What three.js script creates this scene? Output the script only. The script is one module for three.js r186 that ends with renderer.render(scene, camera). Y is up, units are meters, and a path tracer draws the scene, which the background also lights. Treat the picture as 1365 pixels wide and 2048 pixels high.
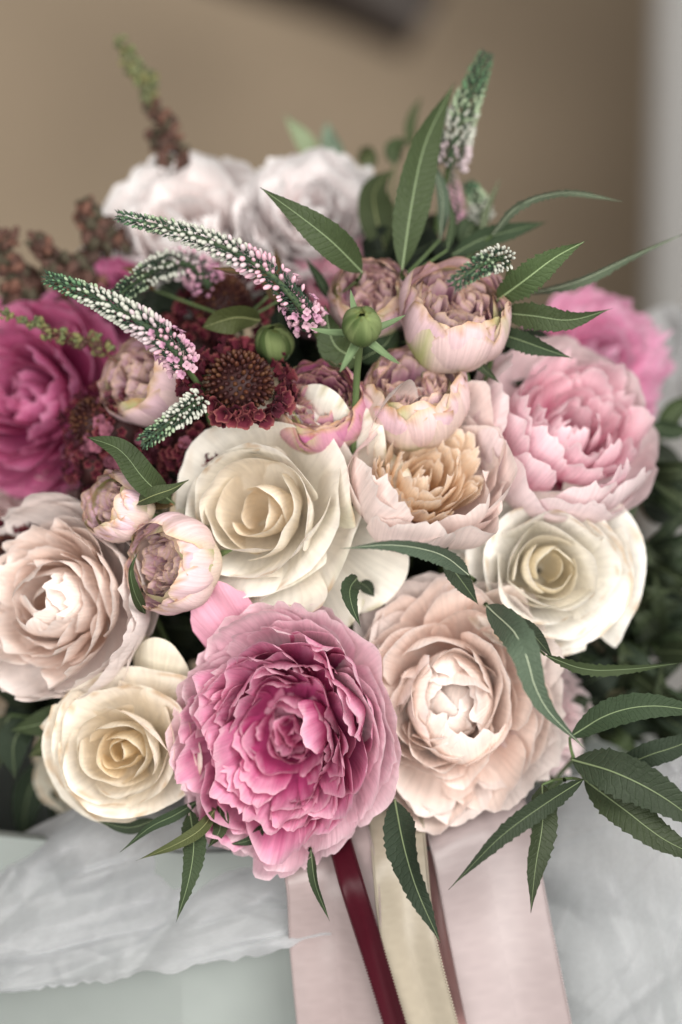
import * as THREE from 'three';
import { mergeGeometries } from 'three/addons/utils/BufferGeometryUtils.js';

// ---------------------------------------------------------------- camera, light, exposure
const scene = new THREE.Scene();
const D = 1.2, PITCH = 10 * Math.PI / 180, FRAME = 0.525;          // metres to the focal plane, frame height there
const camera = new THREE.PerspectiveCamera(2 * Math.atan(FRAME / 2 / D) * 180 / Math.PI, 682 / 1024, 0.05, 30);
camera.position.set(0, D * Math.sin(PITCH), D * Math.cos(PITCH));
camera.lookAt(0, 0, 0);
camera.focus = D - 0.016; camera.userData.fStop = 1.75;
const renderer = new THREE.WebGLRenderer();
renderer.toneMapping = THREE.LinearToneMapping;
renderer.toneMappingExposure = 0.85;
renderer.shadowMap.enabled = true;
scene.background = new THREE.Color(0.0, 0.0, 0.0);
function areaLight(name, pos, target, w, h, color, intensity) {
  const l = new THREE.RectAreaLight(color, intensity, w, h);
  l.name = name; l.position.set(...pos); l.lookAt(...target); scene.add(l);
}
areaLight('window_light', [1.1, 1.15, 1.65], [0, 0, -0.1], 1.8, 1.7, 0xfffbf6, 11);
areaLight('added_fill_light', [-0.7, 0.15, 2.5], [0, -0.05, -0.3], 2.2, 1.7, 0xfffbf6, 8.5);  // fill added in front to brighten the lower petals, not a known window

// ---------------------------------------------------------------- helpers
const RT = new THREE.Vector3(1, 0, 0), UPV = new THREE.Vector3(0, Math.cos(PITCH), -Math.sin(PITCH)), FW = new THREE.Vector3(0, Math.sin(PITCH), Math.cos(PITCH));
const PXM = FRAME / 2048, rad = Math.PI / 180;
const V = (x, y, z) => new THREE.Vector3(x, y, z);
const P = (x, y, dz = 0) => { const k = (D - dz) / D; return V(0, 0, 0).addScaledVector(RT, (x - 682.5) * PXM * k).addScaledVector(UPV, (1024 - y) * PXM * k).addScaledVector(FW, dz); };
const onZ = (x, y, z) => { const a = camera.position, b = P(x, y, 0), t = (z - a.z) / (b.z - a.z); return a.clone().lerp(b, t); };   // where a pixel meets an upright plane
const dirOf = (a) => V(0, 0, 0).addScaledVector(RT, a[0]).addScaledVector(UPV, a[1]).addScaledVector(FW, a[2]).normalize();
function rng(seed) { let a = (seed * 2654435761) >>> 0; return () => { a = (a + 0x6D2B79F5) | 0; let t = Math.imul(a ^ (a >>> 15), 1 | a); t = (t + Math.imul(t ^ (t >>> 7), 61 | t)) ^ t; return ((t ^ (t >>> 14)) >>> 0) / 4294967296; }; }
const hash = (n) => { const s = Math.sin(n * 127.1 + 311.7) * 43758.5453; return s - Math.floor(s); };
const n1 = (x) => { const i = Math.floor(x), f = x - i, s = f * f * (3 - 2 * f); return (hash(i) * (1 - s) + hash(i + 1) * s) * 2 - 1; };
const n2 = (x, y) => { const i = Math.floor(x), j = Math.floor(y), f = x - i, g = y - j, s = f * f * (3 - 2 * f), t = g * g * (3 - 2 * g), h = (a, b) => hash(a * 1.37 + b * 57.31); return ((h(i, j) * (1 - s) + h(i + 1, j) * s) * (1 - t) + (h(i, j + 1) * (1 - s) + h(i + 1, j + 1) * s) * t) * 2 - 1; };
const lerp = (a, b, t) => a + (b - a) * t, clamp = (x, a = 0, b = 1) => Math.min(b, Math.max(a, x)), sstep = (a, b, x) => { const t = clamp((x - a) / (b - a)); return t * t * (3 - 2 * t); };
const col = (hex) => { const c = new THREE.Color(hex); return [c.r, c.g, c.b]; };
const mixc = (a, b, t) => [lerp(a[0], b[0], t), lerp(a[1], b[1], t), lerp(a[2], b[2], t)];
const taken = {};
const numbered = (n) => { taken[n] = (taken[n] ?? -1) + 1; return taken[n] ? n + '_' + String(taken[n]).padStart(3, '0') : n; };
function mesh(name, geo, mat, parent) { const m = new THREE.Mesh(geo, mat); m.name = name; m.castShadow = m.receiveShadow = true; (parent ?? scene).add(m); return m; }
function thing(name, label, category, group) { const g = new THREE.Group(); g.name = numbered(name); g.userData = { label, category }; if (group) g.userData.group = group; scene.add(g); return g; }
function single(name, geo, mat, label, category, group) { const m = mesh(numbered(name), geo, mat); m.userData = { label, category }; if (group) m.userData.group = group; return m; }
function structure(name, geo, mat) { const m = mesh(name, geo, mat); m.userData.kind = 'structure'; return m; }
function intoLocal(g, geo) { g.updateMatrixWorld(true); return geo.applyMatrix4(g.matrixWorld.clone().invert()); }
function grid(nu, nv, f, withColor) {   // f(u, v) gives {p, c?, uv?}; u, v in 0..1
  const pos = [], uv = [], cl = [], idx = [];
  for (let j = 0; j <= nv; j++) for (let i = 0; i <= nu; i++) { const r = f(i / nu, j / nv); pos.push(...r.p); uv.push(...(r.uv ?? [i / nu, j / nv])); if (withColor) cl.push(...r.c); }
  for (let j = 0; j < nv; j++) for (let i = 0; i < nu; i++) { const a = j * (nu + 1) + i, b = a + 1, c = a + nu + 1, d = c + 1; idx.push(a, b, d, a, d, c); }
  const g = new THREE.BufferGeometry();
  g.setAttribute('position', new THREE.Float32BufferAttribute(pos, 3)); g.setAttribute('uv', new THREE.Float32BufferAttribute(uv, 2));
  if (withColor) g.setAttribute('color', new THREE.Float32BufferAttribute(cl, 3));
  g.setIndex(idx); g.computeVertexNormals(); return g;
}
const curveOf = (pts) => new THREE.CatmullRomCurve3(pts, false, 'centripetal');
function tube(pts, r0, r1, seg = 16, rs = 6) {   // tapered tube along a curve
  const c = curveOf(pts), fr = c.computeFrenetFrames(seg, false), line = c.getSpacedPoints(seg);
  return grid(rs, seg, (u, v) => { const k = Math.round(v * seg), a = u * Math.PI * 2, q = line[k].clone(), r = lerp(r0, r1, v); q.addScaledVector(fr.normals[k], Math.cos(a) * r).addScaledVector(fr.binormals[k], Math.sin(a) * r); return { p: q.toArray() }; });
}
function dataTex(w, h, f, srgb) {   // f(u, v) gives [r, g, b] 0..1
  const d = new Uint8Array(w * h * 4);
  for (let y = 0; y < h; y++) for (let x = 0; x < w; x++) { const c = f(x / w, y / h), k = (y * w + x) * 4; d[k] = clamp(c[0]) * 255; d[k + 1] = clamp(c[1]) * 255; d[k + 2] = clamp(c[2]) * 255; d[k + 3] = 255; }
  const t = new THREE.DataTexture(d, w, h, THREE.RGBAFormat); t.magFilter = THREE.LinearFilter; t.minFilter = THREE.LinearFilter; t.wrapS = t.wrapT = THREE.RepeatWrapping; if (srgb) t.colorSpace = THREE.SRGBColorSpace; t.needsUpdate = true; return t;
}

// ---------------------------------------------------------------- materials
const petalVein = dataTex(256, 256, (u, v) => { const a = (u - 0.5) / (0.35 + 0.65 * v) * 1; const s = 0.5 * n2(a * 46, v * 3) + 0.35 * n2(a * 95 + 9, v * 5) + 0.25 * n2(u * 30, v * 30); const g = 0.91 + 0.11 * s; return [g, g, g]; });
const petalBump = dataTex(256, 256, (u, v) => { const a = (u - 0.5) / (0.35 + 0.65 * v); const g = 0.5 + 0.28 * n2(a * 40, v * 3) + 0.14 * n2(a * 90, v * 4) + 0.2 * n2(u * 7, v * 7); return [g, g, g]; });
const petalMat = (o = {}) => new THREE.MeshPhysicalMaterial({ vertexColors: true, side: THREE.DoubleSide, roughness: 1, specularIntensity: 0.15, transmission: 0.28, thickness: 0, map: petalVein, bumpMap: petalBump, bumpScale: 0.00026, sheen: 0.15, sheenRoughness: 0.6, ...o });
const M = {
  petal: petalMat(),
  blush: petalMat({ transmission: 0.2 }),
  rose: petalMat({ transmission: 0.24, bumpScale: 0.0002 }),
  garden: petalMat({ transmission: 0.18, bumpScale: 0.0002 }),
  stem: new THREE.MeshStandardMaterial({ color: new THREE.Color().setRGB(0.09, 0.14, 0.05), roughness: 0.6 }),
  sepal: new THREE.MeshPhysicalMaterial({ vertexColors: true, side: THREE.DoubleSide, roughness: 0.8, transmission: 0.2, thickness: 0, specularIntensity: 0.4 }),
};
const leafVein = dataTex(256, 512, (u, v) => {
  const x = Math.abs(u - 0.5) * 2; let g = 0.86 + 0.1 * n2(u * 22, v * 60) + 0.07 * n2(u * 70, v * 160);
  const q = v * 13 - x * 1.7 + 0.25 * n1(v * 20), d = Math.abs(q - Math.round(q)); g += 0.22 * Math.exp(-d * d * 500) * (1 - 0.5 * x);
  return [g * 0.93, g * 0.97, g * 0.9];
});
const leafBump = dataTex(256, 512, (u, v) => {
  const x = Math.abs(u - 0.5) * 2, q = v * 13 - x * 1.7 + 0.25 * n1(v * 20), d = Math.abs(q - Math.round(q));
  const g = 0.62 - 0.4 * Math.exp(-d * d * 90) + 0.12 * n2(u * 40, v * 90); return [g, g, g];
});
const leafMat = (r, g, b, o = {}) => new THREE.MeshPhysicalMaterial({ color: new THREE.Color().setRGB(r, g, b), side: THREE.DoubleSide, roughness: 0.62, transmission: 0.1, thickness: 0, specularIntensity: 0.4, map: leafVein, bumpMap: leafBump, bumpScale: 0.0005, ...o });
const LEAF = {
  dark: leafMat(0.034, 0.047, 0.028), mid: leafMat(0.045, 0.066, 0.033), fresh: leafMat(0.07, 0.104, 0.043), silver: leafMat(0.115, 0.145, 0.1), olive: leafMat(0.075, 0.09, 0.04), bronze: leafMat(0.12, 0.075, 0.035), deep: leafMat(0.02, 0.028, 0.018), sage: leafMat(0.24, 0.3, 0.22),  // deep: darker leaf copy with the shade inside the bouquet put into its colour
};
for (const k in LEAF) { const m = LEAF[k]; LEAF[k] = [m, m.clone(), m.clone()]; LEAF[k][1].color.multiply(new THREE.Color().setRGB(1.15, 1.1, 0.95)); LEAF[k][2].color.multiply(new THREE.Color().setRGB(0.82, 0.88, 0.92)); LEAF[k][1].roughness = 0.56; LEAF[k][2].roughness = 0.7; }
const ribMat = { dark: [0.14, 0.18, 0.09], mid: [0.19, 0.25, 0.13], fresh: [0.3, 0.4, 0.2], silver: [0.42, 0.48, 0.34], olive: [0.25, 0.27, 0.12], bronze: [0.3, 0.14, 0.06], deep: [0.07, 0.1, 0.05], sage: [0.4, 0.45, 0.34] };
for (const k in ribMat) ribMat[k] = new THREE.MeshStandardMaterial({ color: new THREE.Color().setRGB(...ribMat[k]), roughness: 0.6 });

// ---------------------------------------------------------------- one petal, in the flower's own axes (axis +y, unit radius)
function petalGeo(o) {
  const { a = 0, r0 = 0.05, h0 = 0, L = 1, W = 0.4, p0 = 60, p1 = 0, pm = null, curl = 0, curlAt = 0.75, cup = 0.6, ruf = 0, rufN = 3, notch = 0, nN = 4, tipk = 0.25, tipp = 2.6, wb = 0.3, vw = 0.6, er = 0, tw = 0, ox = 0, oz = 0, nu = 10, nv = 10, seed = 1, paint } = o;
  const th = -a * rad, N = 30, tr = [], thh = [], tp = [];
  let r = r0, h = h0; const dv = 1.2 / N;
  const phi = (v) => ((pm === null ? lerp(p0, p1, v) : (1 - v) * (1 - v) * p0 + 2 * v * (1 - v) * pm + v * v * p1) + curl * Math.pow(Math.max(0, v - curlAt) / (1 - curlAt), 1.6)) * rad;
  for (let k = 0; k <= N; k++) { const v = k * dv, f = phi(v); tr.push(r); thh.push(h); tp.push(f); r += L * dv * Math.sin(f + 0); h += L * dv * Math.cos(f); }
  const at = (t, v) => { const x = clamp(v / dv, 0, N - 0.001), i = Math.floor(x); return lerp(t[i], t[i + 1], x - i); };
  const kap = cup / W, ph = hash(seed) * 6.28;
  const ct = Math.cos(th), st = Math.sin(th);
  return grid(nu, nv, (uu, t) => {
    const u = uu * 2 - 1, vm = 1 - tipk * Math.pow(Math.abs(u), tipp) + notch * (n1(u * nN + seed * 3.7) + 0.5 * n1(u * nN * 2.3 + seed)) * 0.7, v = t * vm;
    const R = at(tr, v), H = at(thh, v), f = at(tp, v), Wv = W * (wb + (1 - wb) * sstep(0, vw, v)), s = u * Wv;
    const lat = Math.abs(kap) > 1e-3 ? Math.sin(s * kap) / kap : s, inw = Math.abs(kap) > 1e-3 ? (1 - Math.cos(s * kap)) / kap : 0;
    let d = -inw + ruf * W * Math.pow(v, 1.6) * (Math.sin(rufN * Math.PI * u * 0.5 + ph) + 0.6 * n2(u * 2.5 + seed, v * 3));
    d += er * W * Math.pow(Math.max(0, Math.abs(u) - 0.55) / 0.45, 2) * sstep(0.3, 0.8, v);
    d += 0.03 * W * n2(u * 3 + seed * 1.3, v * 4 + seed);
    const X = R + Math.cos(f) * d, Y = H - Math.sin(f) * d + tw * lat * v, T = lat;
    return { p: [ox + X * ct - T * st, Y, oz + X * st + T * ct], c: paint ? paint(u, v, t, seed) : [0.8, 0.8, 0.8], uv: [uu, v] };
  }, true);
}
// pigment: base colour to edge colour, thin rim colour, streaks that run along the petal
const dye = (b, e, o = {}) => (u, v, t, seed) => {
  const { g0 = 0.1, g1 = 0.85, rim = null, rimW = 0.1, vary = 0.05, blush = null, blushAt = 0, worn = null } = o;
  const st = n2(u * 9 + seed * 5.1, v * 1.4) * 0.5;
  let c = mixc(b, e, sstep(g0, g1, clamp(v + st * 0.3)));
  if (rim) c = mixc(c, rim, sstep(1 - rimW, 1, t + 0.4 * rimW * n1(u * 6 + seed)) * 0.8);
  if (blush) c = mixc(c, blush, clamp(n2(u * 1.7 + seed * 2.2, v * 2.2 + seed) * 1.4 - blushAt));
  if (worn) c = mixc(c, worn, sstep(0.86, 0.97, t) * sstep(0.25, 0.6, n2(u * 7 + seed * 3.3, t * 14)) * 0.75);
  const k = 1 + vary * (hash(seed * 1.9) * 2 - 1) + 0.05 * st;
  return [c[0] * k, c[1] * k, c[2] * k];
};
let petalSeed = 1;
function petal(g, o, mat = M.petal, name = 'petal') { return mesh(name, petalGeo({ ...o, seed: o.seed ?? petalSeed++ }), mat, g); }
// a ring of petals: jitter of each number comes from the flower's own generator
function ring(g, R, o, mat) {
  const { n, a0 = 0, ja = 8, jL = 0.08, jW = 0.1, jp = 8, jr = 0.03, jh = 0.03, only } = o;
  for (let k = 0; k < n; k++) {
    const a = a0 + k * 360 / n + (R() * 2 - 1) * ja, j = () => R() * 2 - 1;
    const q = { ...o, a, L: o.L * (1 + jL * j()), W: o.W * (1 + jW * j()), p0: o.p0 + jp * j(), p1: o.p1 + jp * j(), r0: Math.max(0.01, (o.r0 ?? 0.05) + jr * j()), h0: (o.h0 ?? 0) + jh * j(), curl: (o.curl ?? 0) * (0.7 + 0.6 * R()), tw: (o.tw ?? 0) * j() };
    if (only && !only(((a % 360) + 360) % 360)) continue;
    petal(g, q, mat);
  }
}
const BIND = V(0.0, -0.33, -0.05);   // where all stems meet, inside the box
// a flower head: base group at its middle, axis given as (right, up, towards viewer)
function flower(name, label, category, group, x, y, dz, size, axis, spin = 0) {
  const g = thing(name, label, category, group), Y = dirOf(axis), X = RT.clone().addScaledVector(Y, -RT.dot(Y)).normalize(), Z = X.clone().cross(Y);
  g.position.copy(P(x, y, dz)); g.quaternion.setFromRotationMatrix(new THREE.Matrix4().makeBasis(X, Y, Z)); if (spin) g.rotateY(spin * rad);
  g.scale.setScalar(size * PXM * (D - dz) / D); g.updateMatrixWorld(true);
  return g;
}
// brings the head to the size asked for: 97 of 100 petal points lie within unit radius of the axis
function fit(g, q = 0.97) {
  const rs = []; for (const m of g.children) if (m.name === 'petal') { const p = m.geometry.attributes.position; for (let i = 0; i < p.count; i += 3) rs.push(Math.hypot(p.getX(i), p.getZ(i))); }
  rs.sort((a, b) => a - b); g.scale.multiplyScalar(1 / rs[Math.floor(rs.length * q)]); g.updateMatrixWorld(true);
}
const sepalPaint = (u, v) => mixc([0.13, 0.2, 0.08], [0.22, 0.3, 0.13], clamp(0.5 + 0.5 * n2(u * 3, v * 6)));
function stemOf(g, h0, r = 0.0028) {
  const a = V(0, h0, 0).applyMatrix4(g.matrixWorld), d = V(0, -1, 0).transformDirection(g.matrixWorld), b = a.clone().addScaledVector(d, 0.035);
  const m = b.clone().lerp(BIND, 0.5).add(V(0, 0, -0.02));
  mesh('stem', intoLocal(g, tube([a, b, m, BIND.clone().add(V((hash(a.x * 99) - 0.5) * 0.05, 0, (hash(a.y * 77) - 0.5) * 0.05))], r, r * 0.9, 14, 6)), M.stem, g);
}
function calyx(g, h0, o = {}) { for (let k = 0; k < 5; k++) petal(g, { a: k * 72 + 20, r0: 0.06, h0, L: 0.7, W: 0.13, p0: 80, p1: 120, cup: 0.5, tipk: 0.9, tipp: 1.3, nu: 4, nv: 6, paint: sepalPaint, ...o }, M.sepal, 'sepal'); }

// ---------------------------------------------------------------- kinds of flower
// a petal whose tip comes to radius rho and height h; bend: how far it curves inwards
const tipTo = (r0, h0, rho, h, bend) => { const m = Math.atan2(rho - r0, h - h0) / rad, c = Math.hypot(rho - r0, h - h0), d = Math.max(1, Math.abs(bend)) * rad; return { p0: m + bend, p1: m - bend, L: c * d / Math.sin(d) }; };
function tiers(g, R, base, list, mat) {   // list: [rho, h, n, W, bend, extra]
  const j = () => R() * 2 - 1; let a0 = R() * 360;
  for (const [rho, h, n, W, bend, extra] of list) {
    a0 += 360 / n * 0.5 + 20 * R();
    for (let k = 0; k < n; k++) {
      const o = { r0: 0.08, h0: -0.6, cup: 0.75, ruf: 0.06, rufN: 2.4, notch: 0.06, nN: 6, tipk: 0.2, wb: 0.4, nu: 14, nv: 12, jr: 0.06, jh: 0.07, ja: 0.4, jt: 12, ...base, ...extra };
      const q = tipTo(o.r0, o.h0, rho + o.jr * j(), h + o.jh * j(), bend + o.jt * 0.5 * j()), a = a0 + (k + o.ja * j()) * 360 / n;
      if (o.only && !o.only(((a % 360) + 360) % 360)) continue;
      petal(g, { ...o, ...q, a, ox: (o.jo ?? 0.05) * j(), oz: (o.jo ?? 0.05) * j(), W: W * (1 + 0.25 * j()), ruf: o.ruf * (0.6 + 0.8 * R()), rufN: o.rufN * (0.7 + 0.6 * R()), cup: o.cup * (0.8 + 0.4 * R()), tw: (o.tw ?? 0.22) * j(), curl: (o.curl ?? 0) * R(), notch: o.notch * (0.5 + R()) }, mat);
    }
  }
}
function rose(g, seed, o) {
  const R = rng(seed), { N = 28, H = 0.5, inner, outer, green = null, hollow = 0.1, fall = 0.42 } = o, j = () => R() * 2 - 1;
  for (let k = 0; k < N; k++) {
    const t = (k + 0.5) / N, big = sstep(0.3, 0.75, t), rho = hollow + (0.97 - hollow) * Math.pow(t, 1.05) + 0.03 * j(), h = H * (0.82 + 0.25 * sstep(0, 0.35, t)) - fall * sstep(0.5, 1, t) + 0.05 * j();
    const q = tipTo(0.05, -0.5, rho, h, lerp(24, 30, t) + 6 * j()), c = mixc(inner, outer, sstep(0.0, 0.5, t));
    petal(g, {
      a: k * 137.5 + 26 * j(), ox: 0.04 * j(), oz: 0.04 * j(), r0: 0.05, h0: -0.5, ...q, W: (lerp(0.14, 0.22, t) + rho * lerp(1.0, 0.86, t)) * (1 + 0.12 * j()), cup: clamp((0.2 + rho * 0.8) / (rho + 0.08), 0.6, 1.7) * (0.9 + 0.2 * R()),
      curl: lerp(0, 55, big) * (0.2 + 1.1 * R()), curlAt: lerp(0.85, 0.6, big), tipk: lerp(0.14, 0.34, big) * (0.7 + 0.6 * R()), tipp: lerp(2.4, 1.7, big), ruf: 0.03 + 0.02 * R(), rufN: 2 + 2 * R(), er: lerp(0.04, 0.42, big) * R(), wb: 0.38, vw: 0.7, notch: 0.018, nN: 4, nu: 18, nv: 18, tw: 0.22 * j(),
      paint: dye(mixc(c, inner, 0.4), c, { rim: o.rim ?? null, rimW: 0.04, worn: t > 0.4 ? col(0xcfae86) : null, blush: t > 0.7 ? green : null, blushAt: 0.25 }),
    }, M.rose);
  }
}
function gardenRose(g, seed, o) {
  const R = rng(seed), { out, pink, deep, tip, openAt = 0.86, quarters = 3 } = o, j = () => R() * 2 - 1;
  const skin = (k) => dye(mixc(out, pink, 0.25 * k), mixc(out, pink, 0.5 + 0.2 * k), { g0: 0.2, g1: 0.8, rim: tip, rimW: 0.05, worn: col(0xb58a5a), blush: o.green, blushAt: 0.0 + 0.2 * k });
  [[5, 1, -52], [5, 0.96, -50], [5, 0.91, -46], [6, 0.85, -40], [6, 0.78, -30], [7, 0.69, -18]].forEach(([n, s, e], k) => {
    for (let i = 0; i < n; i++) petal(g, { a: i * 360 / n + k * 31 + 10 * j(), r0: 0.08, h0: -0.92 * s, L: 2.2 * s * (openAt - 0.016 * k) * (1.07 + 0.06 * j() - [0.26, 0.13, 0.06, 0, 0, 0][k]), W: 0.7 * s * (1 + 0.14 * j()), p0: 104 + 4 * j(), p1: e + 5 * j() - 6, cup: 0.92, tipk: 0.16 + 0.12 * R(), tipp: 2.2, notch: 0.03, nN: 5, ruf: 0.018 + 0.012 * k, rufN: 3 + 2 * R(), curl: k < 2 ? 10 + 40 * R() : 10 * R(), curlAt: 0.88, wb: 0.3, vw: 0.5, nu: 12, nv: 14, tw: 0.1 * j(), paint: skin(k) }, M.garden);
  });
  const fold = dye(deep, pink, { g0: 0.35, g1: 0.95, rim: tip, rimW: 0.06, vary: 0.14 });
  for (let q = 0; q < quarters; q++) {   // folded bundles inside
    const qa = q * 360 / quarters + 25 * j() + (o.turn ?? 0), qr = 0.33, ox = Math.cos(-qa * rad) * qr, oz = Math.sin(-qa * rad) * qr;
    for (let k = 0; k < 12; k++) { const rho = 0.03 + 0.027 * k; petal(g, { a: qa + (k % 2 ? 180 : 0) + 50 * j(), ox, oz, r0: rho, h0: -0.72, L: 0.8 - 0.02 * k + 0.1 * j(), W: 0.08 + rho * 1.15, p0: 8 + 6 * j(), p1: -6 + 10 * j(), cup: 1.35, ruf: 0.09, rufN: 3 + 3 * R(), notch: 0.04, nN: 5, tipk: 0.15, nu: 10, nv: 9, wb: 0.6, paint: fold }, M.garden); }
  }
  for (let k = 0; k < 20; k++) petal(g, { a: k * 137.5, r0: 0.52 + 0.12 * j(), h0: -0.62, L: 0.7 + 0.08 * j(), W: 0.2 + 0.1 * R(), p0: 10, p1: -12 + 14 * j(), cup: 0.8, ruf: 0.1, rufN: 4, notch: 0.05, nu: 10, nv: 8, wb: 0.6, paint: fold }, M.garden);
}
function closedBud(g, seed, o) {
  const R = rng(seed), j = () => R() * 2 - 1;
  g.scale.y *= 1.12; g.scale.x *= 0.96; g.updateMatrixWorld(true);
  for (let k = 0; k < 11; k++) { const s = 1 - 0.035 * Math.floor(k / 3) + 0.02 * j(); petal(g, { a: k * 137.5, r0: 0.05, h0: -0.95 * s, L: 3.1 * s, W: 0.85 * s, p0: 100, p1: -98 + 4 * j(), cup: 1.1, tipk: 0.35, notch: 0.03, ruf: 0.035, tw: 0.15 * j(), nu: 12, nv: 16, wb: 0.25, vw: 0.45, paint: o.paint }, M.garden); }
}

// ---------------------------------------------------------------- leaves
const wProf = (v, k = 1) => Math.pow(v, 0.78) * Math.pow(1 - v, 1.4 * k) / (Math.pow(0.358, 0.78) * Math.pow(0.642, 1.4));
function bladeGeo(c, w, o, len) {
  let { teeth = 12 } = o; teeth = Math.round(teeth * 1.4);
  const { serr = 0.14, roll = 0, fold = 0.28, wave = 0.08, long = 1, seed = 1 } = o, nv = serr ? teeth * 4 : 22;
  let row = -1, q0, S, N;
  return grid(8, nv, (uu, v) => {
    const u = uu * 2 - 1;
    if (v !== row) { row = v; q0 = c.getPointAt(Math.min(v, 0.9999)); const T = c.getTangentAt(Math.min(v, 0.9999)), f = FW.clone().applyAxisAngle(T, (roll + 26 * n1(v * 2 + seed)) * rad); S = T.clone().cross(f).normalize(); N = S.clone().cross(T).normalize(); }
    const q = q0.clone();
    let ww = w * Math.max(0, wProf(v, long));
    const tooth = 1 - (((v + 0.018 * n1(v * 17 + seed * 3 + (u > 0 ? 9 : 0))) * teeth + (u > 0 ? 0.35 : 0) + seed) % 1);
    const edge = Math.abs(u) > 0.99 ? 1 + 1.6 * serr * (0.35 + 0.9 * hash(Math.floor(v * teeth) * 7.3 + seed + (u > 0 ? 3 : 0))) * (Math.pow(tooth, 1.5) - 0.35) * (v < 0.08 || v > 0.97 ? 0 : 1) : 1, s = u * ww * edge;
    q.addScaledVector(S, s * Math.cos(fold)).addScaledVector(N, Math.abs(s) * Math.sin(fold) + wave * w * Math.sin(v * 9 + seed + (u > 0 ? 1.5 : 0)) * u * u);
    return { p: q.toArray(), uv: [uu, v * len / (w * 5) + hash(seed)] };
  });
}
let leafSeed = 1;
function leaf(g, pts, wpx, kind, o = {}) {   // pts: [x, y, dz] from base to tip; wpx: half width in photo pixels
  const c = curveOf(pts.map((p) => P(...p))), w = wpx * 0.82 * PXM, seed = o.seed ?? leafSeed++;
  const b = mesh(o.name ?? 'leaf', intoLocal(g, bladeGeo(c, w, { ...o, seed }, c.getLength())), LEAF[kind][seed % 3], g);
  const ribPts = []; for (let k = 0; k <= 8; k++) { const v = k / 8 * 0.97, q = c.getPointAt(v); const T = c.getTangentAt(v), f = FW.clone().applyAxisAngle(T, ((o.roll ?? 0) + 26 * n1(v * 2 + seed)) * rad), N = T.clone().cross(f).normalize().cross(T).normalize(); ribPts.push(q.addScaledVector(N, (o.ribBack ? -1 : 1) * w * 0.02)); }
  const r = w * (o.rib ?? 0.055);
  mesh('midrib', intoLocal(g, tube(ribPts, Math.min(r, 0.0009), r * 0.25, 20, 5)), ribMat[kind], b);
  return b;
}
function sprig(name, label, group, basePx, leaves, stemPts) {
  const g = thing(name, label, 'leaves', group); g.position.copy(P(...basePx)); g.updateMatrixWorld(true);
  for (const [pts, w, kind, o] of leaves) {
    leaf(g, pts, w, kind, o);
    const a = P(...pts[0]), b = P(...basePx).addScaledVector(FW, -0.004); if (a.distanceTo(b) > 0.004) mesh('petiole', intoLocal(g, tube([a, a.clone().lerp(b, 0.5).addScaledVector(FW, -0.006), b], 0.0007, 0.001, 6, 5)), M.stem, g);
  }
  const s = (stemPts ?? [basePx]).map((p) => P(...p)); s.push(s[s.length - 1].clone().addScaledVector(FW, -0.05).add(V(0, -0.01, 0)), s[s.length - 1].clone().lerp(BIND, 0.5).add(V(0, 0, -0.03)), BIND.clone());
  mesh('stem', intoLocal(g, tube(s, 0.0011, 0.002, 16, 6)), M.stem, g);
  return g;
}

// ================================================================ the setting
const plasterTex = dataTex(256, 256, (u, v) => { const g = 0.94 + 0.05 * n2(u * 24, v * 24) + 0.03 * n2(u * 90, v * 90); return [g, g * 0.99, g * 0.98]; });
{
  const wall = structure('wall', new THREE.BoxGeometry(7, 5, 0.1), new THREE.MeshStandardMaterial({ color: new THREE.Color().setRGB(0.45, 0.355, 0.255), roughness: 0.9, map: plasterTex }));
  wall.position.set(0, 0, -2.2);
  const table = structure('table_top', new THREE.BoxGeometry(2.6, 0.04, 1.5), new THREE.MeshStandardMaterial({ color: new THREE.Color().setRGB(0.6, 0.63, 0.63), roughness: 0.7, map: plasterTex }));
  table.position.set(0, -0.47, -0.5);
}
{ // pale curtain at the right, folds hang down
  const z = -1.4, a = onZ(1290, 1000, z), mat = new THREE.MeshPhysicalMaterial({ color: new THREE.Color().setRGB(0.5, 0.495, 0.485), roughness: 1, transmission: 0.3, thickness: 0, side: THREE.DoubleSide });
  const geo = grid(60, 8, (u, v) => ({ p: [a.x + u * 0.5, -1.0 + v * 2.6, z + 0.03 * Math.sin(u * 34) + 0.01 * Math.sin(u * 90 + v * 2)] }));
  single('curtain', geo, mat, 'pale grey curtain hanging beside the beige wall', 'curtain');
}
{ // dark wooden rail, far out of focus
  const z = -1.5, pts = [onZ(430, -190, z), onZ(560, -120, z), onZ(700, -50, z), onZ(850, 45, z)];
  single('chair_rail', tube(pts, 0.085, 0.045, 24, 12), new THREE.MeshStandardMaterial({ color: new THREE.Color().setRGB(0.035, 0.024, 0.018), roughness: 0.5 }), 'dark brown wooden chair rail out of focus before the beige wall', 'chair rail');
}
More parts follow.
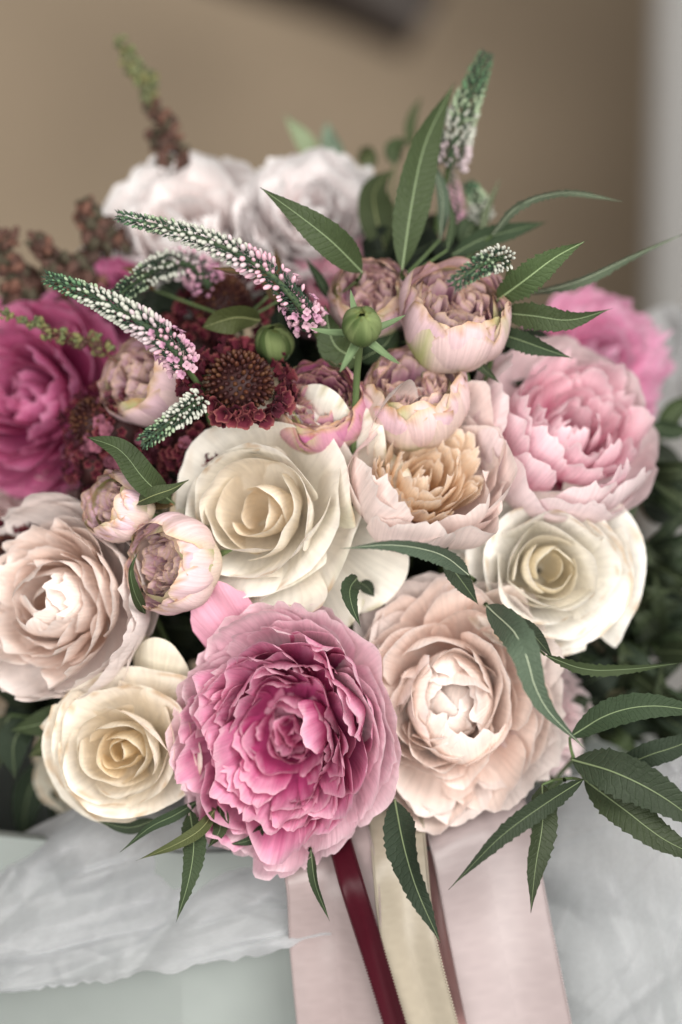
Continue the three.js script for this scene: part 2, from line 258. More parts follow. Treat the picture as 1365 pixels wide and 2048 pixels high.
// the box that holds the bouquet: upright sides with a corner towards the viewer
const BZ = -0.005;
{
  const K = onZ(365, 1960, BZ), s = new THREE.Shape(), kx = K.x;
  s.moveTo(kx, -BZ); s.lineTo(0.3, -BZ + 0.03); s.lineTo(0.32, 0.2); s.lineTo(-0.2, 0.3); s.lineTo(-0.27, 0.06); s.closePath();
  const h = new THREE.Path(), q = 0.006; h.moveTo(kx + q, -BZ + q); h.lineTo(-0.27 + q, 0.06 + q); h.lineTo(-0.2 + q, 0.3 - q); h.lineTo(0.32 - q, 0.2 - q); h.lineTo(0.3 - q, -BZ + 0.03 + q); h.closePath(); s.holes.push(h);
  const geo = new THREE.ExtrudeGeometry(s, { depth: 0.3, bevelEnabled: true, bevelSize: 0.0012, bevelThickness: 0.0012, bevelSegments: 2 }); geo.rotateX(-Math.PI / 2);   // shape (x, y) to (x, -z)
  const m = single('gift_box', geo, new THREE.MeshStandardMaterial({ color: new THREE.Color().setRGB(0.25, 0.28, 0.27), roughness: 0.6, map: plasterTex }), 'pale grey card box under the bouquet and its tissue paper', 'box');
  m.position.y = -0.485;
}

// ---- tissue paper
function crumple(seed, n, amp) {
  const R = rng(seed), f = [];
  for (let k = 0; k < n; k++) { const a = R() * 6.28, w = 0.015 + 0.3 * R() * R(); f.push([R() * 1.2 - 0.1, R() * 1.2 - 0.1, Math.cos(a), Math.sin(a), w, (R() - 0.5) * 2 * amp * (0.35 + w * 3.2), 0.1 + 0.35 * R()]); }
  return (u, v) => { let s = 0; for (const [x, y, c, d, w, a, l] of f) { const dx = u - x, dy = v - y, p = Math.abs(dx * c + dy * d), q = Math.abs(-dx * d + dy * c); if (p < w && q < l) s += a * (1 - p / w) * (1 - q / l); } return s; };
}
const paperTex = dataTex(256, 256, (u, v) => { const g = 0.95 + 0.03 * n2(u * 40, v * 8) + 0.03 * n2(u * 120, v * 120); return [g, g, g]; });
const paperMat = (r = 0.72, g = 0.732, b = 0.752, t = 0.7) => new THREE.MeshPhysicalMaterial({ color: new THREE.Color().setRGB(r, g, b), side: THREE.DoubleSide, roughness: 1, transmission: t, thickness: 0, specularIntensity: 0.2, map: paperTex });
function sheet(name, label, rows, seed, n, amp, mat, nu = 90, nv = 70) {   // rows of control points in metres, top row first
  const cr = rows.map((r) => curveOf(r)), f = crumple(seed, n, amp);
  const geo = grid(nu, nv, (u, v) => {
    const c = curveOf(cr.map((k) => k.getPoint(u))), q = c.getPoint(v), d = f(u, v);
    const e = sstep(0.94, 1, v) * 0.0018 * (n1(u * 14 + seed) + 0.6 * n1(u * 45)); return { p: [q.x + d * 0.15, q.y + d * 0.3 + e, q.z + d] };
  });
  single(name, geo, mat, label, 'tissue paper', 'tissue paper round the bouquet');
}
{
  const A = (x, y, z) => onZ(x, y, z - 0.042);
  sheet('tissue_paper', 'crumpled white tissue paper with a torn lower edge, left of the ribbons', [
    [A(-70, 1735, 0.0), A(60, 1660, 0.0), A(230, 1580, 0.005), A(430, 1530, 0.01), A(680, 1560, 0.01)],
    [A(-70, 1850, 0.03), A(80, 1790, 0.035), A(260, 1715, 0.04), A(440, 1680, 0.045), A(690, 1680, 0.046)],
    [A(-70, 1930, 0.046), A(80, 1900, 0.05), A(250, 1860, 0.052), A(440, 1830, 0.054), A(690, 1800, 0.05)],
    [A(-70, 2005, 0.05), A(70, 1985, 0.052), A(230, 1955, 0.056), A(440, 1920, 0.058), A(690, 1860, 0.05)]], 5, 150, 0.014, paperMat(), 130, 100);
  sheet('tissue_paper', 'smooth white tissue paper with diagonal folds, right of the ribbons', [
    [A(1000, 1600, -0.01), A(1120, 1560, 0.005), A(1240, 1530, 0.01), A(1330, 1490, 0.01), A(1440, 1450, 0.0)],
    [A(960, 1750, 0.012), A(1100, 1720, 0.036), A(1230, 1690, 0.045), A(1340, 1660, 0.04), A(1450, 1640, 0.03)],
    [A(960, 1930, 0.03), A(1100, 1920, 0.042), A(1240, 1900, 0.05), A(1350, 1880, 0.045), A(1450, 1870, 0.04)],
    [A(960, 2120, 0.038), A(1100, 2120, 0.044), A(1240, 2120, 0.05), A(1350, 2120, 0.05), A(1450, 2120, 0.045)]], 11, 100, 0.011, paperMat(), 100, 100);
  sheet('tissue_paper', 'white tissue paper sticking up behind the hot pink peony', [
    [P(1270, 640, -0.2), P(1330, 610, -0.21), P(1400, 620, -0.2), P(1480, 600, -0.2)],
    [P(1270, 740, -0.19), P(1330, 720, -0.2), P(1400, 720, -0.19), P(1480, 720, -0.19)],
    [P(1270, 860, -0.19), P(1330, 860, -0.19), P(1400, 860, -0.18), P(1480, 860, -0.18)]], 17, 40, 0.012, paperMat(), 40, 30);
}

// ================================================================ the flowers
const C = {
  white: col(0xf6efe6), blush: col(0xf7dfd8), peach: col(0xf3c79a), pinkPale: col(0xf2bccb), pink: col(0xe08fae), pinkDeep: col(0xb03a68), hot: col(0xd95f97), hotDeep: col(0xa8265f), mauve: col(0xc6a0a8), mauveDeep: col(0x9a6377),
  cream: col(0xf3e8cf), butter: col(0xf0cf96), green: col(0xb9bd85), lime: col(0x9fae6a), rim: col(0xfff6f2), tan: col(0xb98d5c),
};
const roseGroup = 'cream roses in the bouquet', peonyGroup = 'peonies in the bouquet', gardenGroup = 'small mauve garden roses in the bouquet';

{ // big open pink peony, bottom middle
  const g = flower('peony', 'large open pink peony with deep pink ruffled bowl above the burgundy ribbon', 'peony', peonyGroup, 562, 1482, 0.0, 236, [-0.16, -0.12, 0.97]), R = rng(11);
  const guard = dye(col(0xf2b0ca), col(0xfad9e4), { g0: 0.1, g1: 0.75, rim: col(0xfce8ee), rimW: 0.12 }), inn = dye(col(0xc64d86), col(0xefa9c8), { g0: 0.35, g1: 0.9, rim: col(0xfad6e3), rimW: 0.16, vary: 0.1 });
  tiers(g, R, { paint: guard, notch: 0.09, nu: 18, nv: 14, cup: 0.55 }, [[1.0, -0.1, 8, 0.52, 28], [0.99, 0.06, 8, 0.5, 34], [0.95, 0.17, 8, 0.46, 38], [0.89, 0.25, 9, 0.38, 40]]);
  tiers(g, R, { paint: inn, h0: -0.62, ruf: 0.12, notch: 0.12, nN: 5, jh: 0.09, jr: 0.07, jt: 30, tw: 0.4, r0: 0.2, wb: 0.6 }, [[0.83, 0.28, 11, 0.3, 34], [0.75, 0.28, 11, 0.28, 32], [0.67, 0.22, 11, 0.27, 30], [0.59, 0.14, 10, 0.26, 28], [0.51, 0.05, 9, 0.26, 26], [0.43, -0.06, 8, 0.25, 26], [0.33, -0.18, 7, 0.24, 24], [0.22, -0.28, 6, 0.22, 20], [0.14, -0.32, 5, 0.2, 16, { r0: 0.01 }], [0.05, -0.34, 5, 0.18, 10, { r0: 0.01 }]]);
  petal(g, { a: 20, r0: 0.4, h0: -0.4, L: 0.5, W: 0.24, p0: 10, p1: -60, cup: 0.8, ruf: 0.14, notch: 0.1, nu: 12, nv: 10, paint: inn });
  petal(g, { a: 122, r0: 0.2, h0: -0.5, L: 1.3, W: 0.3, p0: 78, p1: 50, cup: -0.5, ruf: 0.22, rufN: 2, curl: 40, notch: 0.06, nu: 14, nv: 14, paint: dye(col(0xdf8fae), col(0xecb2c6), {}) });
  fit(g, 0.985); g.scale.x *= 0.93; g.scale.z *= 1.1; g.updateMatrixWorld(true); calyx(g, -0.66); stemOf(g, -0.65);
}
{ // full blush peony, bottom right
  const g = flower('peony', 'full blush white peony above the wide pale pink ribbon', 'peony', peonyGroup, 905, 1395, -0.03, 226, [-0.04, 0.02, 1]), R = rng(12);
  const guard = dye(col(0xfdeae4), col(0xfef4f0), { g0: 0.1, g1: 0.7, rim: C.rim, rimW: 0.1 }), inn = dye(col(0xfcdccd), col(0xfdece3), { g0: 0.15, g1: 0.75, rim: C.rim, rimW: 0.1 });
  tiers(g, R, { paint: guard, nu: 18, nv: 14, notch: 0.07 }, [[1.0, -0.1, 8, 0.5, 28], [0.98, 0.06, 9, 0.44, 32], [0.92, 0.18, 9, 0.42, 34]], M.blush);
  tiers(g, R, { paint: inn, h0: -0.5, notch: 0.07, nN: 4, ruf: 0.06, jh: 0.1, jr: 0.09, jt: 30, tw: 0.6, r0: 0.1, cup: 0.95, nu: 16, jo: 0.12 }, [[0.86, 0.22, 8, 0.48, 32, { curl: 20 }], [0.74, 0.3, 7, 0.46, 30, { curl: 25 }], [0.6, 0.37, 7, 0.44, 28, { curl: 25 }], [0.46, 0.42, 6, 0.42, 26, { curl: 20 }], [0.34, 0.42, 6, 0.4, 36, { r0: 0.2, h0: -0.35 }], [0.22, 0.43, 5, 0.38, 48, { r0: 0.2, h0: -0.3 }], [0.1, 0.42, 5, 0.34, 56, { r0: 0.18, h0: -0.25, jo: 0.06 }], [0.0, 0.38, 4, 0.3, 60, { r0: 0.14, h0: -0.2, jo: 0.04 }]], M.blush);
  fit(g, 0.985); g.scale.x *= 0.95; g.scale.z *= 1.12; g.updateMatrixWorld(true); calyx(g, -0.62); stemOf(g, -0.6);
}
{ // blush peony at the left
  const g = flower('peony', 'blush white peony with frilled middle turned away, beside the burgundy florets', 'peony', peonyGroup, 125, 1202, -0.03, 202, [-0.45, 0.05, 0.88]), R = rng(13);
  const guard = dye(col(0xfdeae4), col(0xfef4f0), { g0: 0.1, g1: 0.7, rim: C.rim, rimW: 0.08 }), inn = dye(col(0xfcdbc8), col(0xfdece3), { g0: 0.15, g1: 0.75, rim: C.rim, rimW: 0.1 });
  tiers(g, R, { paint: guard, nu: 18, nv: 16, h0: -0.7, cup: 0.7 }, [[1.0, 0.0, 7, 0.58, 36], [0.98, 0.22, 7, 0.56, 42], [0.9, 0.32, 8, 0.5, 42]], M.blush);
  tiers(g, R, { paint: inn, h0: -0.5, notch: 0.1, nN: 4, ruf: 0.08, jh: 0.12, jr: 0.08, jt: 20, tw: 0.4, r0: 0.12, cup: 0.8 }, [[0.78, 0.3, 8, 0.42, 30, { curl: 20 }], [0.64, 0.37, 8, 0.38, 28, { curl: 25 }], [0.48, 0.41, 7, 0.36, 26, { curl: 25 }], [0.34, 0.42, 6, 0.34, 32], [0.2, 0.43, 5, 0.32, 44, { r0: 0.18, h0: -0.3 }], [0.05, 0.4, 4, 0.28, 54, { r0: 0.14, h0: -0.2 }]], M.blush);
  fit(g, 0.985); calyx(g, -0.7); stemOf(g, -0.7);
}
{ // pale cup peony with peach middle
  const g = flower('peony', 'pale cup shaped peony with peach frills inside, between cream roses', 'peony', peonyGroup, 852, 946, -0.012, 168, [0.22, 0.46, 0.85]), R = rng(14);
  const guard = dye(col(0xfbdfd7), col(0xfdece7), { g0: 0.1, g1: 0.7, rim: C.rim, rimW: 0.06 }), inn = dye(col(0xf8cb9a), col(0xfce7cf), { g0: 0.2, g1: 0.85, rim: col(0xfef4ea), rimW: 0.1 });
  tiers(g, R, { paint: guard, nu: 18, nv: 16, h0: -0.85, cup: 0.9, jh: 0.12, jr: 0.07, notch: 0.06, ja: 0.25, ruf: 0.13, rufN: 2.6, tw: 0.3 }, [[0.88, 0.34, 5, 0.68, 56, { curl: 40 }], [0.82, 0.44, 5, 0.62, 58, { curl: 40 }], [0.76, 0.5, 4, 0.5, 58, { curl: 30 }]], M.blush);
  petal(g, { a: 128, r0: 0.1, h0: -0.85, ...tipTo(0.1, -0.85, 0.78, 0.95, 46), W: 0.5, cup: 1.0, ruf: 0.1, tipk: 0.45, nu: 16, nv: 14, paint: guard });
  petal(g, { a: 355, r0: 0.1, h0: -0.85, ...tipTo(0.1, -0.85, 0.86, 0.62, 54), W: 0.62, cup: 0.9, ruf: 0.08, tipk: 0.2, curl: 30, nu: 16, nv: 14, paint: guard });
  tiers(g, R, { paint: inn, h0: -0.75, notch: 0.11, nN: 4, ruf: 0.1, jh: 0.11, jr: 0.06, jt: 20, tw: 0.5, r0: 0.15, cup: 0.6, wb: 0.5, nu: 12, nv: 10 }, [[0.7, 0.2, 12, 0.19, 26], [0.6, 0.22, 12, 0.18, 24], [0.49, 0.22, 11, 0.17, 22], [0.37, 0.2, 10, 0.17, 20], [0.25, 0.18, 8, 0.16, 18], [0.1, 0.14, 5, 0.14, 14]], M.blush);
  fit(g, 0.985); calyx(g, -0.85); stemOf(g, -0.85);
}
{ // light pink peony at the right
  const g = flower('peony', 'light pink peony with rosy folded middle, above the cream rose by the dark leaves', 'peony', peonyGroup, 1132, 866, -0.05, 200, [0.3, 0.52, 0.8]), R = rng(15);
  const guard = dye(col(0xfad9dd), col(0xfce9eb), { g0: 0.1, g1: 0.7, rim: col(0xfdf0f1), rimW: 0.08 }), inn = dye(col(0xe27c9e), col(0xf9d3dd), { g0: 0.25, g1: 0.8, rim: col(0xfdeaee), rimW: 0.1 });
  tiers(g, R, { paint: guard, nu: 18, nv: 16, h0: -0.75, cup: 0.7 }, [[1.0, 0.08, 6, 0.74, 48], [0.97, 0.34, 6, 0.68, 54], [0.86, 0.44, 6, 0.5, 54, { ruf: 0.1 }]]);
  tiers(g, R, { paint: inn, h0: -0.55, notch: 0.1, ruf: 0.12, jh: 0.12, jr: 0.09, jt: 30, tw: 0.5, r0: 0.12, cup: 0.85 }, [[0.72, 0.4, 8, 0.32, 42], [0.6, 0.42, 8, 0.3, 40], [0.48, 0.4, 8, 0.27, 36], [0.35, 0.36, 6, 0.26, 34], [0.2, 0.3, 5, 0.24, 30], [0.08, 0.26, 3, 0.2, 24]]);
  fit(g, 0.985); calyx(g, -0.76); stemOf(g, -0.75);
}
function softPeony(label, x, y, dz, s, axis, seed, base, edge, rim, o = {}) {   // loosely ruffled, out of focus
  const g = flower('peony', label, 'peony', peonyGroup, x, y, dz, s, axis), R = rng(seed), guard = dye(mixc(base, edge, 0.5), edge, { rim, rimW: 0.1 }), inn = dye(base, edge, { g0: 0.2, g1: 0.85, rim, rimW: 0.12, vary: 0.1 }), w = o.wide ?? 1;
  tiers(g, R, { paint: guard, ruf: 0.1, notch: 0.1 }, [[1.0, -0.1, 7, 0.5 * w, 30], [0.97, 0.1, 7, 0.48 * w, 36], [0.9, 0.25, 7, 0.42 * w, 42]]);
  tiers(g, R, { paint: inn, h0: -0.5, notch: 0.13, ruf: 0.12, jh: 0.14, jr: 0.1, jt: 30, tw: 0.5, r0: 0.12 }, [[0.8, 0.28, Math.round(8 / w), 0.34 * w, 28], [0.66, 0.34, Math.round(8 / w), 0.32 * w, 26], [0.5, 0.4, Math.round(7 / w), 0.3 * w, 24], [0.34, 0.42, 5, 0.28 * w, 22], [0.16, 0.4, 4, 0.26 * w, 20], [0.0, 0.36, 4, 0.22 * w, 20]]);
  fit(g, 0.985); calyx(g, -0.62); stemOf(g, -0.6);
  return g;
}
softPeony('hot pink peony behind the light pink peony at the curtain side', 1190, 725, -0.12, 152, [0.35, 0.3, 0.85], 21, col(0xf097c2), col(0xf8bddb), col(0xfcd9ea));
softPeony('magenta peony behind the left mauve garden rose', 62, 790, -0.085, 196, [-0.3, 0.1, 0.9], 22, col(0xc0447f), col(0xdf80ae), col(0xeba8c8), { wide: 1.15 });
softPeony('white peony behind the long pink speedwell spike', 385, 490, -0.12, 205, [-0.1, 0.4, 0.9], 23, col(0xfbe9e6), col(0xfdf6f5), col(0xffffff), { wide: 1.5 });
softPeony('white peony with jagged petals behind the narrow leaf', 625, 435, -0.115, 148, [0.1, 0.35, 0.9], 24, col(0xfceeed), col(0xfdf8f8), col(0xffffff), { wide: 1.4 });
softPeony('loose white peony between the two other white peonies', 515, 480, -0.13, 120, [0.0, 0.4, 0.9], 29, col(0xfbe9e6), col(0xfdf6f5), col(0xffffff), { wide: 1.5 });
softPeony('pink peony mostly hidden behind the highest garden rose', 690, 590, -0.11, 130, [0.0, 0.6, 0.8], 25, col(0xe06090), col(0xf5bccf), col(0xfadce5));
softPeony('pale pink peony half hidden below the magenta peony', 90, 1000, -0.1, 110, [-0.3, 0.5, 0.8], 26, col(0xf4ccc6), col(0xf8e0de), col(0xfcf0ee));
softPeony('pale pink peony tucked beside the drooping silver leaf', 1082, 1440, -0.06, 118, [0.6, -0.05, 0.8], 27, col(0xf8d4d6), col(0xfbe8ea), col(0xfdf6f6));
softPeony('magenta peony glimpsed under the white peony', 225, 600, -0.1, 85, [-0.3, 0.2, 0.9], 28, col(0xc0447f), col(0xdb7fac), col(0xe8a4c6));

{ // big cream rose
  const g = flower('rose', 'large creamy white rose with a deep spiral middle below the maroon pincushion flower', 'rose', roseGroup, 535, 1022, -0.02, 190, [-0.26, 0.02, 0.97]);
  rose(g, 31, { inner: col(0xfbebd3), outer: col(0xfcf8ef), green: col(0xe9ebd2), N: 21, hollow: 0.1, rim: col(0xfdfaf3) });
  const p = dye(col(0xe9ebcf), col(0xfaf6ea), { g0: 0.05, g1: 0.5, worn: col(0xb9b183) });
  fit(g, 0.97);
  petal(g, { a: 60, r0: 0.2, h0: -0.5, L: 1.28, W: 0.4, p0: 75, p1: 30, cup: -0.8, curl: 80, tipk: 0.3, nu: 16, nv: 16, paint: p }, M.rose);
  petal(g, { a: 40, r0: 0.2, h0: -0.5, L: 1.25, W: 0.4, p0: 80, p1: 45, cup: -0.6, curl: 60, tipk: 0.35, nu: 16, nv: 16, paint: p }, M.rose);
  petal(g, { a: 12, r0: 0.25, h0: -0.55, L: 1.12, W: 0.42, p0: 88, p1: 56, cup: -0.5, curl: 60, tipk: 0.35, nu: 14, nv: 14, paint: p }, M.rose);
  petal(g, { a: -30, r0: 0.2, h0: -0.55, L: 1.2, W: 0.5, p0: 88, p1: 62, cup: -0.4, curl: 70, tipk: 0.3, nu: 14, nv: 14, paint: p }, M.rose);
  petal(g, { a: -62, r0: 0.2, h0: -0.55, L: 1.1, W: 0.45, p0: 88, p1: 62, cup: -0.3, curl: 70, tipk: 0.3, nu: 14, nv: 14, paint: p }, M.rose);
  calyx(g, -0.5); stemOf(g, -0.5);
}
{
  const g = flower('rose', 'cream rose with buttery folds beside the dark shaded leaves', 'rose', roseGroup, 1092, 1138, -0.04, 165, [0.08, 0.04, 1]);
  rose(g, 37, { inner: col(0xfcf1d8), outer: col(0xfdfaf3), green: null, N: 22, hollow: 0.06, rim: col(0xfefcf8) });
  fit(g);
  const p = dye(col(0xf8f1dc), col(0xfcf8ef), {});
  petal(g, { a: 150, r0: 0.2, h0: -0.55, L: 1.15, W: 0.5, p0: 85, p1: 55, cup: -0.4, curl: 60, tipk: 0.35, nu: 14, nv: 14, paint: p }, M.rose);
  petal(g, { a: 250, r0: 0.2, h0: -0.55, L: 1.25, W: 0.55, p0: 88, p1: 62, cup: -0.3, curl: 40, tipk: 0.3, nu: 14, nv: 14, paint: p }, M.rose);
  calyx(g, -0.5); stemOf(g, -0.5);
}
{
  const g = flower('rose', 'butter yellow rose left of the large pink peony', 'rose', roseGroup, 258, 1496, -0.02, 146, [-0.22, -0.06, 0.97]);
  rose(g, 33, { inner: col(0xfbe6c0), outer: col(0xfbf3e6), green: null, N: 21, hollow: 0.06, rim: col(0xfcf7ea) });
  fit(g);
  const p = dye(col(0xf5ecd2), col(0xfaf3e0), {});
  petal(g, { a: 72, r0: 0.2, h0: -0.55, L: 1.35, W: 0.4, p0: 80, p1: 45, cup: -0.6, curl: 50, tipk: 0.35, nu: 14, nv: 14, paint: p }, M.rose);
  petal(g, { a: -10, r0: 0.2, h0: -0.55, L: 1.15, W: 0.5, p0: 85, p1: 62, cup: -0.5, curl: 60, tipk: 0.3, nu: 14, nv: 14, paint: p }, M.rose);
  calyx(g, -0.5); stemOf(g, -0.5);
}
{
  const g = flower('rose', 'cream rose hidden behind the butter yellow rose', 'rose', roseGroup, 170, 1530, -0.1, 105, [-0.3, -0.2, 0.9]);
  rose(g, 34, { inner: col(0xf8e8c4), outer: col(0xf6f0e0), N: 20 }); fit(g); calyx(g, -0.5); stemOf(g, -0.5);
}
const gardenTones = { out: col(0xe3d3ba), pink: col(0xeaccce), deep: col(0xc48ea4), tip: col(0xd9bd9c), green: col(0xb2b67c) };
for (const [label, x, y, dz, s, ax, seed, o] of [
  ['mauve garden rose behind the round green bud', 740, 580, -0.03, 82, [-0.05, 0.45, 0.9], 41, { openAt: 0.8 }],
  ['largest mauve garden rose with a speedwell tip lying across it', 916, 610, -0.01, 110, [0.15, 0.6, 0.78], 42, { openAt: 0.84, turn: 40 }],
  ['mauve garden rose with greenish skin above the cup shaped peony', 830, 768, -0.015, 106, [0.0, 0.62, 0.78], 43, { openAt: 0.84, quarters: 2, turn: 10 }],
  ['deep mauve garden rose beside the maroon pincushion flower', 640, 800, -0.012, 92, [-0.05, 0.4, 0.9], 44, { openAt: 0.78, deep: col(0xa9607f), pink: col(0xd8a2b2) }],
  ['mauve garden rose below the curved white speedwell spike', 275, 752, -0.03, 92, [-0.62, 0.3, 0.72], 45, { openAt: 0.84 }],
  ['greenish mauve garden rose bud left of the large cream rose', 328, 1128, 0.008, 94, [-0.7, -0.05, 0.7], 46, { openAt: 0.9 }],
  ['small closed garden rose under the curled bronze leaves', 225, 1010, -0.005, 70, [-0.72, 0.25, 0.6], 47, { openAt: 0.95 }],
]) {
  const g = flower('garden_rose', label, 'garden rose', gardenGroup, x, y, dz, s, ax);
  gardenRose(g, seed, { ...gardenTones, ...o }); g.scale.y *= 1.14; g.updateMatrixWorld(true); fit(g); calyx(g, -0.95); stemOf(g, -0.95, 0.002);
}
for (const [label, x, y, dz, s, ax, seed, sep] of [
  ['round green rose bud with five spread sepals', 724, 650, 0.035, 37, [0.05, 0.55, 0.8], 51, true],
  ['closed green rose bud above the maroon pincushion flower', 548, 684, -0.02, 37, [-0.15, 0.85, 0.5], 52, false]]) {
  const g = flower('rose_bud', label, 'rose bud', 'green rose buds', x, y, dz, s, ax);
  closedBud(g, seed, { paint: dye(col(0x5f6e42), col(0x7c8a5c), { blush: col(0x4c5d36), blushAt: -0.1, worn: col(0x5c5a2c), rim: col(0x8a9a5e), rimW: 0.03 }) });
  for (let k = 0; k < 5; k++) petal(g, { a: k * 72 + 30, r0: 0.3, h0: -0.85, L: sep ? 2.7 : 1.0, W: 0.34, p0: sep ? 95 : 110, p1: sep ? 62 + 20 * hash(k) : 10, cup: 0.8, ruf: 0.1, tipk: 0.8, tipp: 1.4, wb: 0.9, nu: 6, nv: 10, paint: (u, v) => mixc([0.12, 0.19, 0.09], [0.28, 0.36, 0.2], Math.abs(u) > 0.8 ? 1 : 0.2 + 0.2 * n2(u * 4, v * 8)) }, M.sepal, 'sepal');
  stemOf(g, -0.9, 0.0018);
}

// ---------------------------------------------------------------- speedwell spikes: a mesh for every bud
const budGeos = [0, 1, 2].map((k) => { const g = new THREE.SphereGeometry(1, 7, 6); const p = g.attributes.position; for (let i = 0; i < p.count; i++) { const y = p.getY(i), s = 0.62 * (1 + 0.25 * y - 0.18 * y * y) * (1 + 0.08 * n1(i + k * 9)); p.setXYZ(i, p.getX(i) * s, y, p.getZ(i) * s); } g.computeVertexNormals(); return g; });
const budMat = (r, g, b) => new THREE.MeshPhysicalMaterial({ color: new THREE.Color().setRGB(r, g, b), roughness: 0.6, specularIntensity: 0.5, sheen: 0.2 });
const BUD = [budMat(0.1, 0.19, 0.1), budMat(0.3, 0.38, 0.25), budMat(0.46, 0.47, 0.41), budMat(0.52, 0.43, 0.45), budMat(0.6, 0.37, 0.44), budMat(0.5, 0.25, 0.36)];
const bractMat = new THREE.MeshStandardMaterial({ color: new THREE.Color().setRGB(0.03, 0.062, 0.036), roughness: 0.75, side: THREE.DoubleSide });
const floretMat = new THREE.MeshPhysicalMaterial({ vertexColors: true, side: THREE.DoubleSide, roughness: 0.8, transmission: 0.15, thickness: 0, specularIntensity: 0.4 });
const openFloret = [[0.5, 0.27, 0.38], [0.56, 0.36, 0.43]].map((c, q) => mergeGeometries([0, 1, 2, 3].map((i) => petalGeo({ a: i * 90 + 15 * q, r0: 0.08, L: 1.1, W: 0.45, p0: 15, p1: 85, cup: 0.5, ruf: 0.12, nu: 4, nv: 3, seed: 970 + i + q * 5, paint: () => c }))));
function speedwell(label, pts, r0, r1, n, ramp, seed, o = {}) {   // pts tip to base; r in px; ramp: position of each colour 0..1
  const g = thing('speedwell', label, 'speedwell', 'speedwell spikes in the bouquet'), R = rng(seed), c = curveOf(pts.map((p) => P(...p)));
  g.position.copy(P(...pts[pts.length - 1])); g.updateMatrixWorld(true);
  const L = c.getLength(), up = V(0.31, 0.5, 0.81).normalize(), bracts = [];
  mesh('stem', intoLocal(g, tube(pts.map((p) => P(...p)), 0.0006, r1 * PXM * 0.22, 24, 6)), o.stemMat ?? new THREE.MeshStandardMaterial({ color: new THREE.Color().setRGB(0.06, 0.1, 0.045), roughness: 0.7 }), g);
  const tail = pts.slice(-2).map((p) => P(...p)), e = tail[1].clone().addScaledVector(tail[1].clone().sub(tail[0]).normalize(), 0.012).addScaledVector(FW, -0.025);
  mesh('stem', intoLocal(g, tube([tail[1], e, e.clone().lerp(BIND, 0.5).add(V(0, 0, -0.03)), BIND], 0.0016, 0.002, 12, 5)), M.stem, g);
  for (let k = 0; k < n; k++) {
    const v = Math.pow((k + 0.5) / n, 0.86), q = c.getPointAt(clamp(v, 0.001, 0.999)), T = c.getTangentAt(clamp(v, 0.001, 0.999)).negate();
    const A = T.clone().cross(up).normalize(), B = T.clone().cross(A), an = k * 2.39996 + 0.7 * R(), rr = lerp(r0, r1, Math.min(1, Math.pow(v, 0.7) * 1.1)) * PXM;
    const rd = A.clone().multiplyScalar(Math.cos(an)).addScaledVector(B, Math.sin(an)), out = rd.clone().addScaledVector(T, lerp(1.1, 0.45, v) + 0.2 * R()).normalize();
    const s = 1.0 * (o.bud ?? 7) * PXM * lerp(0.45, 1, Math.min(1, v * 2.2)) * (0.7 + 0.5 * R());
    const m = ramp.findIndex((x) => v + 0.16 * (R() - 0.5) < x), gone = o.gap && v > o.gap[0] && v < o.gap[1] && R() < 0.6;
    const quat = new THREE.Quaternion().setFromUnitVectors(V(0, 1, 0), out);
    if (!gone && v > 0.7 && ramp[ramp.length - 1] === 2 && ramp.length > 4 && R() < 0.4) { const b = mesh('open_floret', openFloret[k % 2], floretMat, g); b.position.copy(q.clone().addScaledVector(rd, rr * 0.85).sub(g.position)); b.quaternion.copy(quat); b.scale.setScalar(s * 1.25); }
    else if (!gone) { const b = mesh(m === 0 ? 'green_bud' : 'bud', budGeos[k % 3], BUD[m < 0 ? 5 : m], g); b.position.copy(q.clone().addScaledVector(rd, rr * 0.8).sub(g.position)); b.quaternion.copy(quat); b.scale.set(s, s * (v > 0.55 ? 1.3 : 1), s); }
    for (let i = 0; i < 3; i++) {   // needle-like bracts
      const an2 = an + 2.09 * i + 0.8 + 0.6 * R(), rd2 = A.clone().multiplyScalar(Math.cos(an2)).addScaledVector(B, Math.sin(an2)), o2 = rd2.clone().addScaledVector(T, 0.9 + 0.5 * R()).normalize();
      const ng = new THREE.ConeGeometry(1, 1, 4, 1); ng.translate(0, 0.5, 0);
      const ln = (o.needle ?? 15) * PXM * (0.6 + 0.4 * R()) * lerp(1.0, 0.95, v);
      ng.applyMatrix4(new THREE.Matrix4().compose(q.clone().addScaledVector(rd2, rr * 0.5).sub(g.position), new THREE.Quaternion().setFromUnitVectors(V(0, 1, 0), o2), V(1.9 * PXM, ln, 1.9 * PXM))); bracts.push(ng);
    }
  }
  const b = mesh('bracts', mergeGeometries(bracts), bractMat, g); b.userData.kind = 'stuff';
}
speedwell('long speedwell spike, white and pink buds, pointing at the white peony', [[235, 432, 0.03], [330, 455, 0.03], [430, 487, 0.028], [530, 540, 0.02], [590, 600, 0.01], [625, 650, -0.005]], 12, 37, 300, [0.08, 0.2, 0.46, 0.58, 2], 61, { bud: 8, gap: [0.66, 0.86] });
speedwell('speedwell spike of dense white buds arching over the mauve garden rose', [[92, 555, 0.02], [170, 585, 0.025], [260, 632, 0.028], [330, 680, 0.025], [372, 735, 0.015]], 14, 37, 300, [0.16, 0.26, 0.6, 0.78, 2], 62, { bud: 7.5 });
speedwell('curved speedwell spike with mauve base before the magenta peony', [[225, 600, -0.01], [265, 570, -0.02], [320, 535, -0.035], [380, 530, -0.05], [420, 570, -0.06]], 18, 42, 230, [0.1, 0.3, 0.62, 0.72, 0.86], 63, { bud: 7 });
speedwell('short speedwell tip resting on the burgundy florets', [[283, 888, 0.03], [320, 860, 0.03], [360, 830, 0.025], [400, 800, 0.015]], 18, 27, 150, [0.22, 0.4, 2], 64, { bud: 6, needle: 13 });
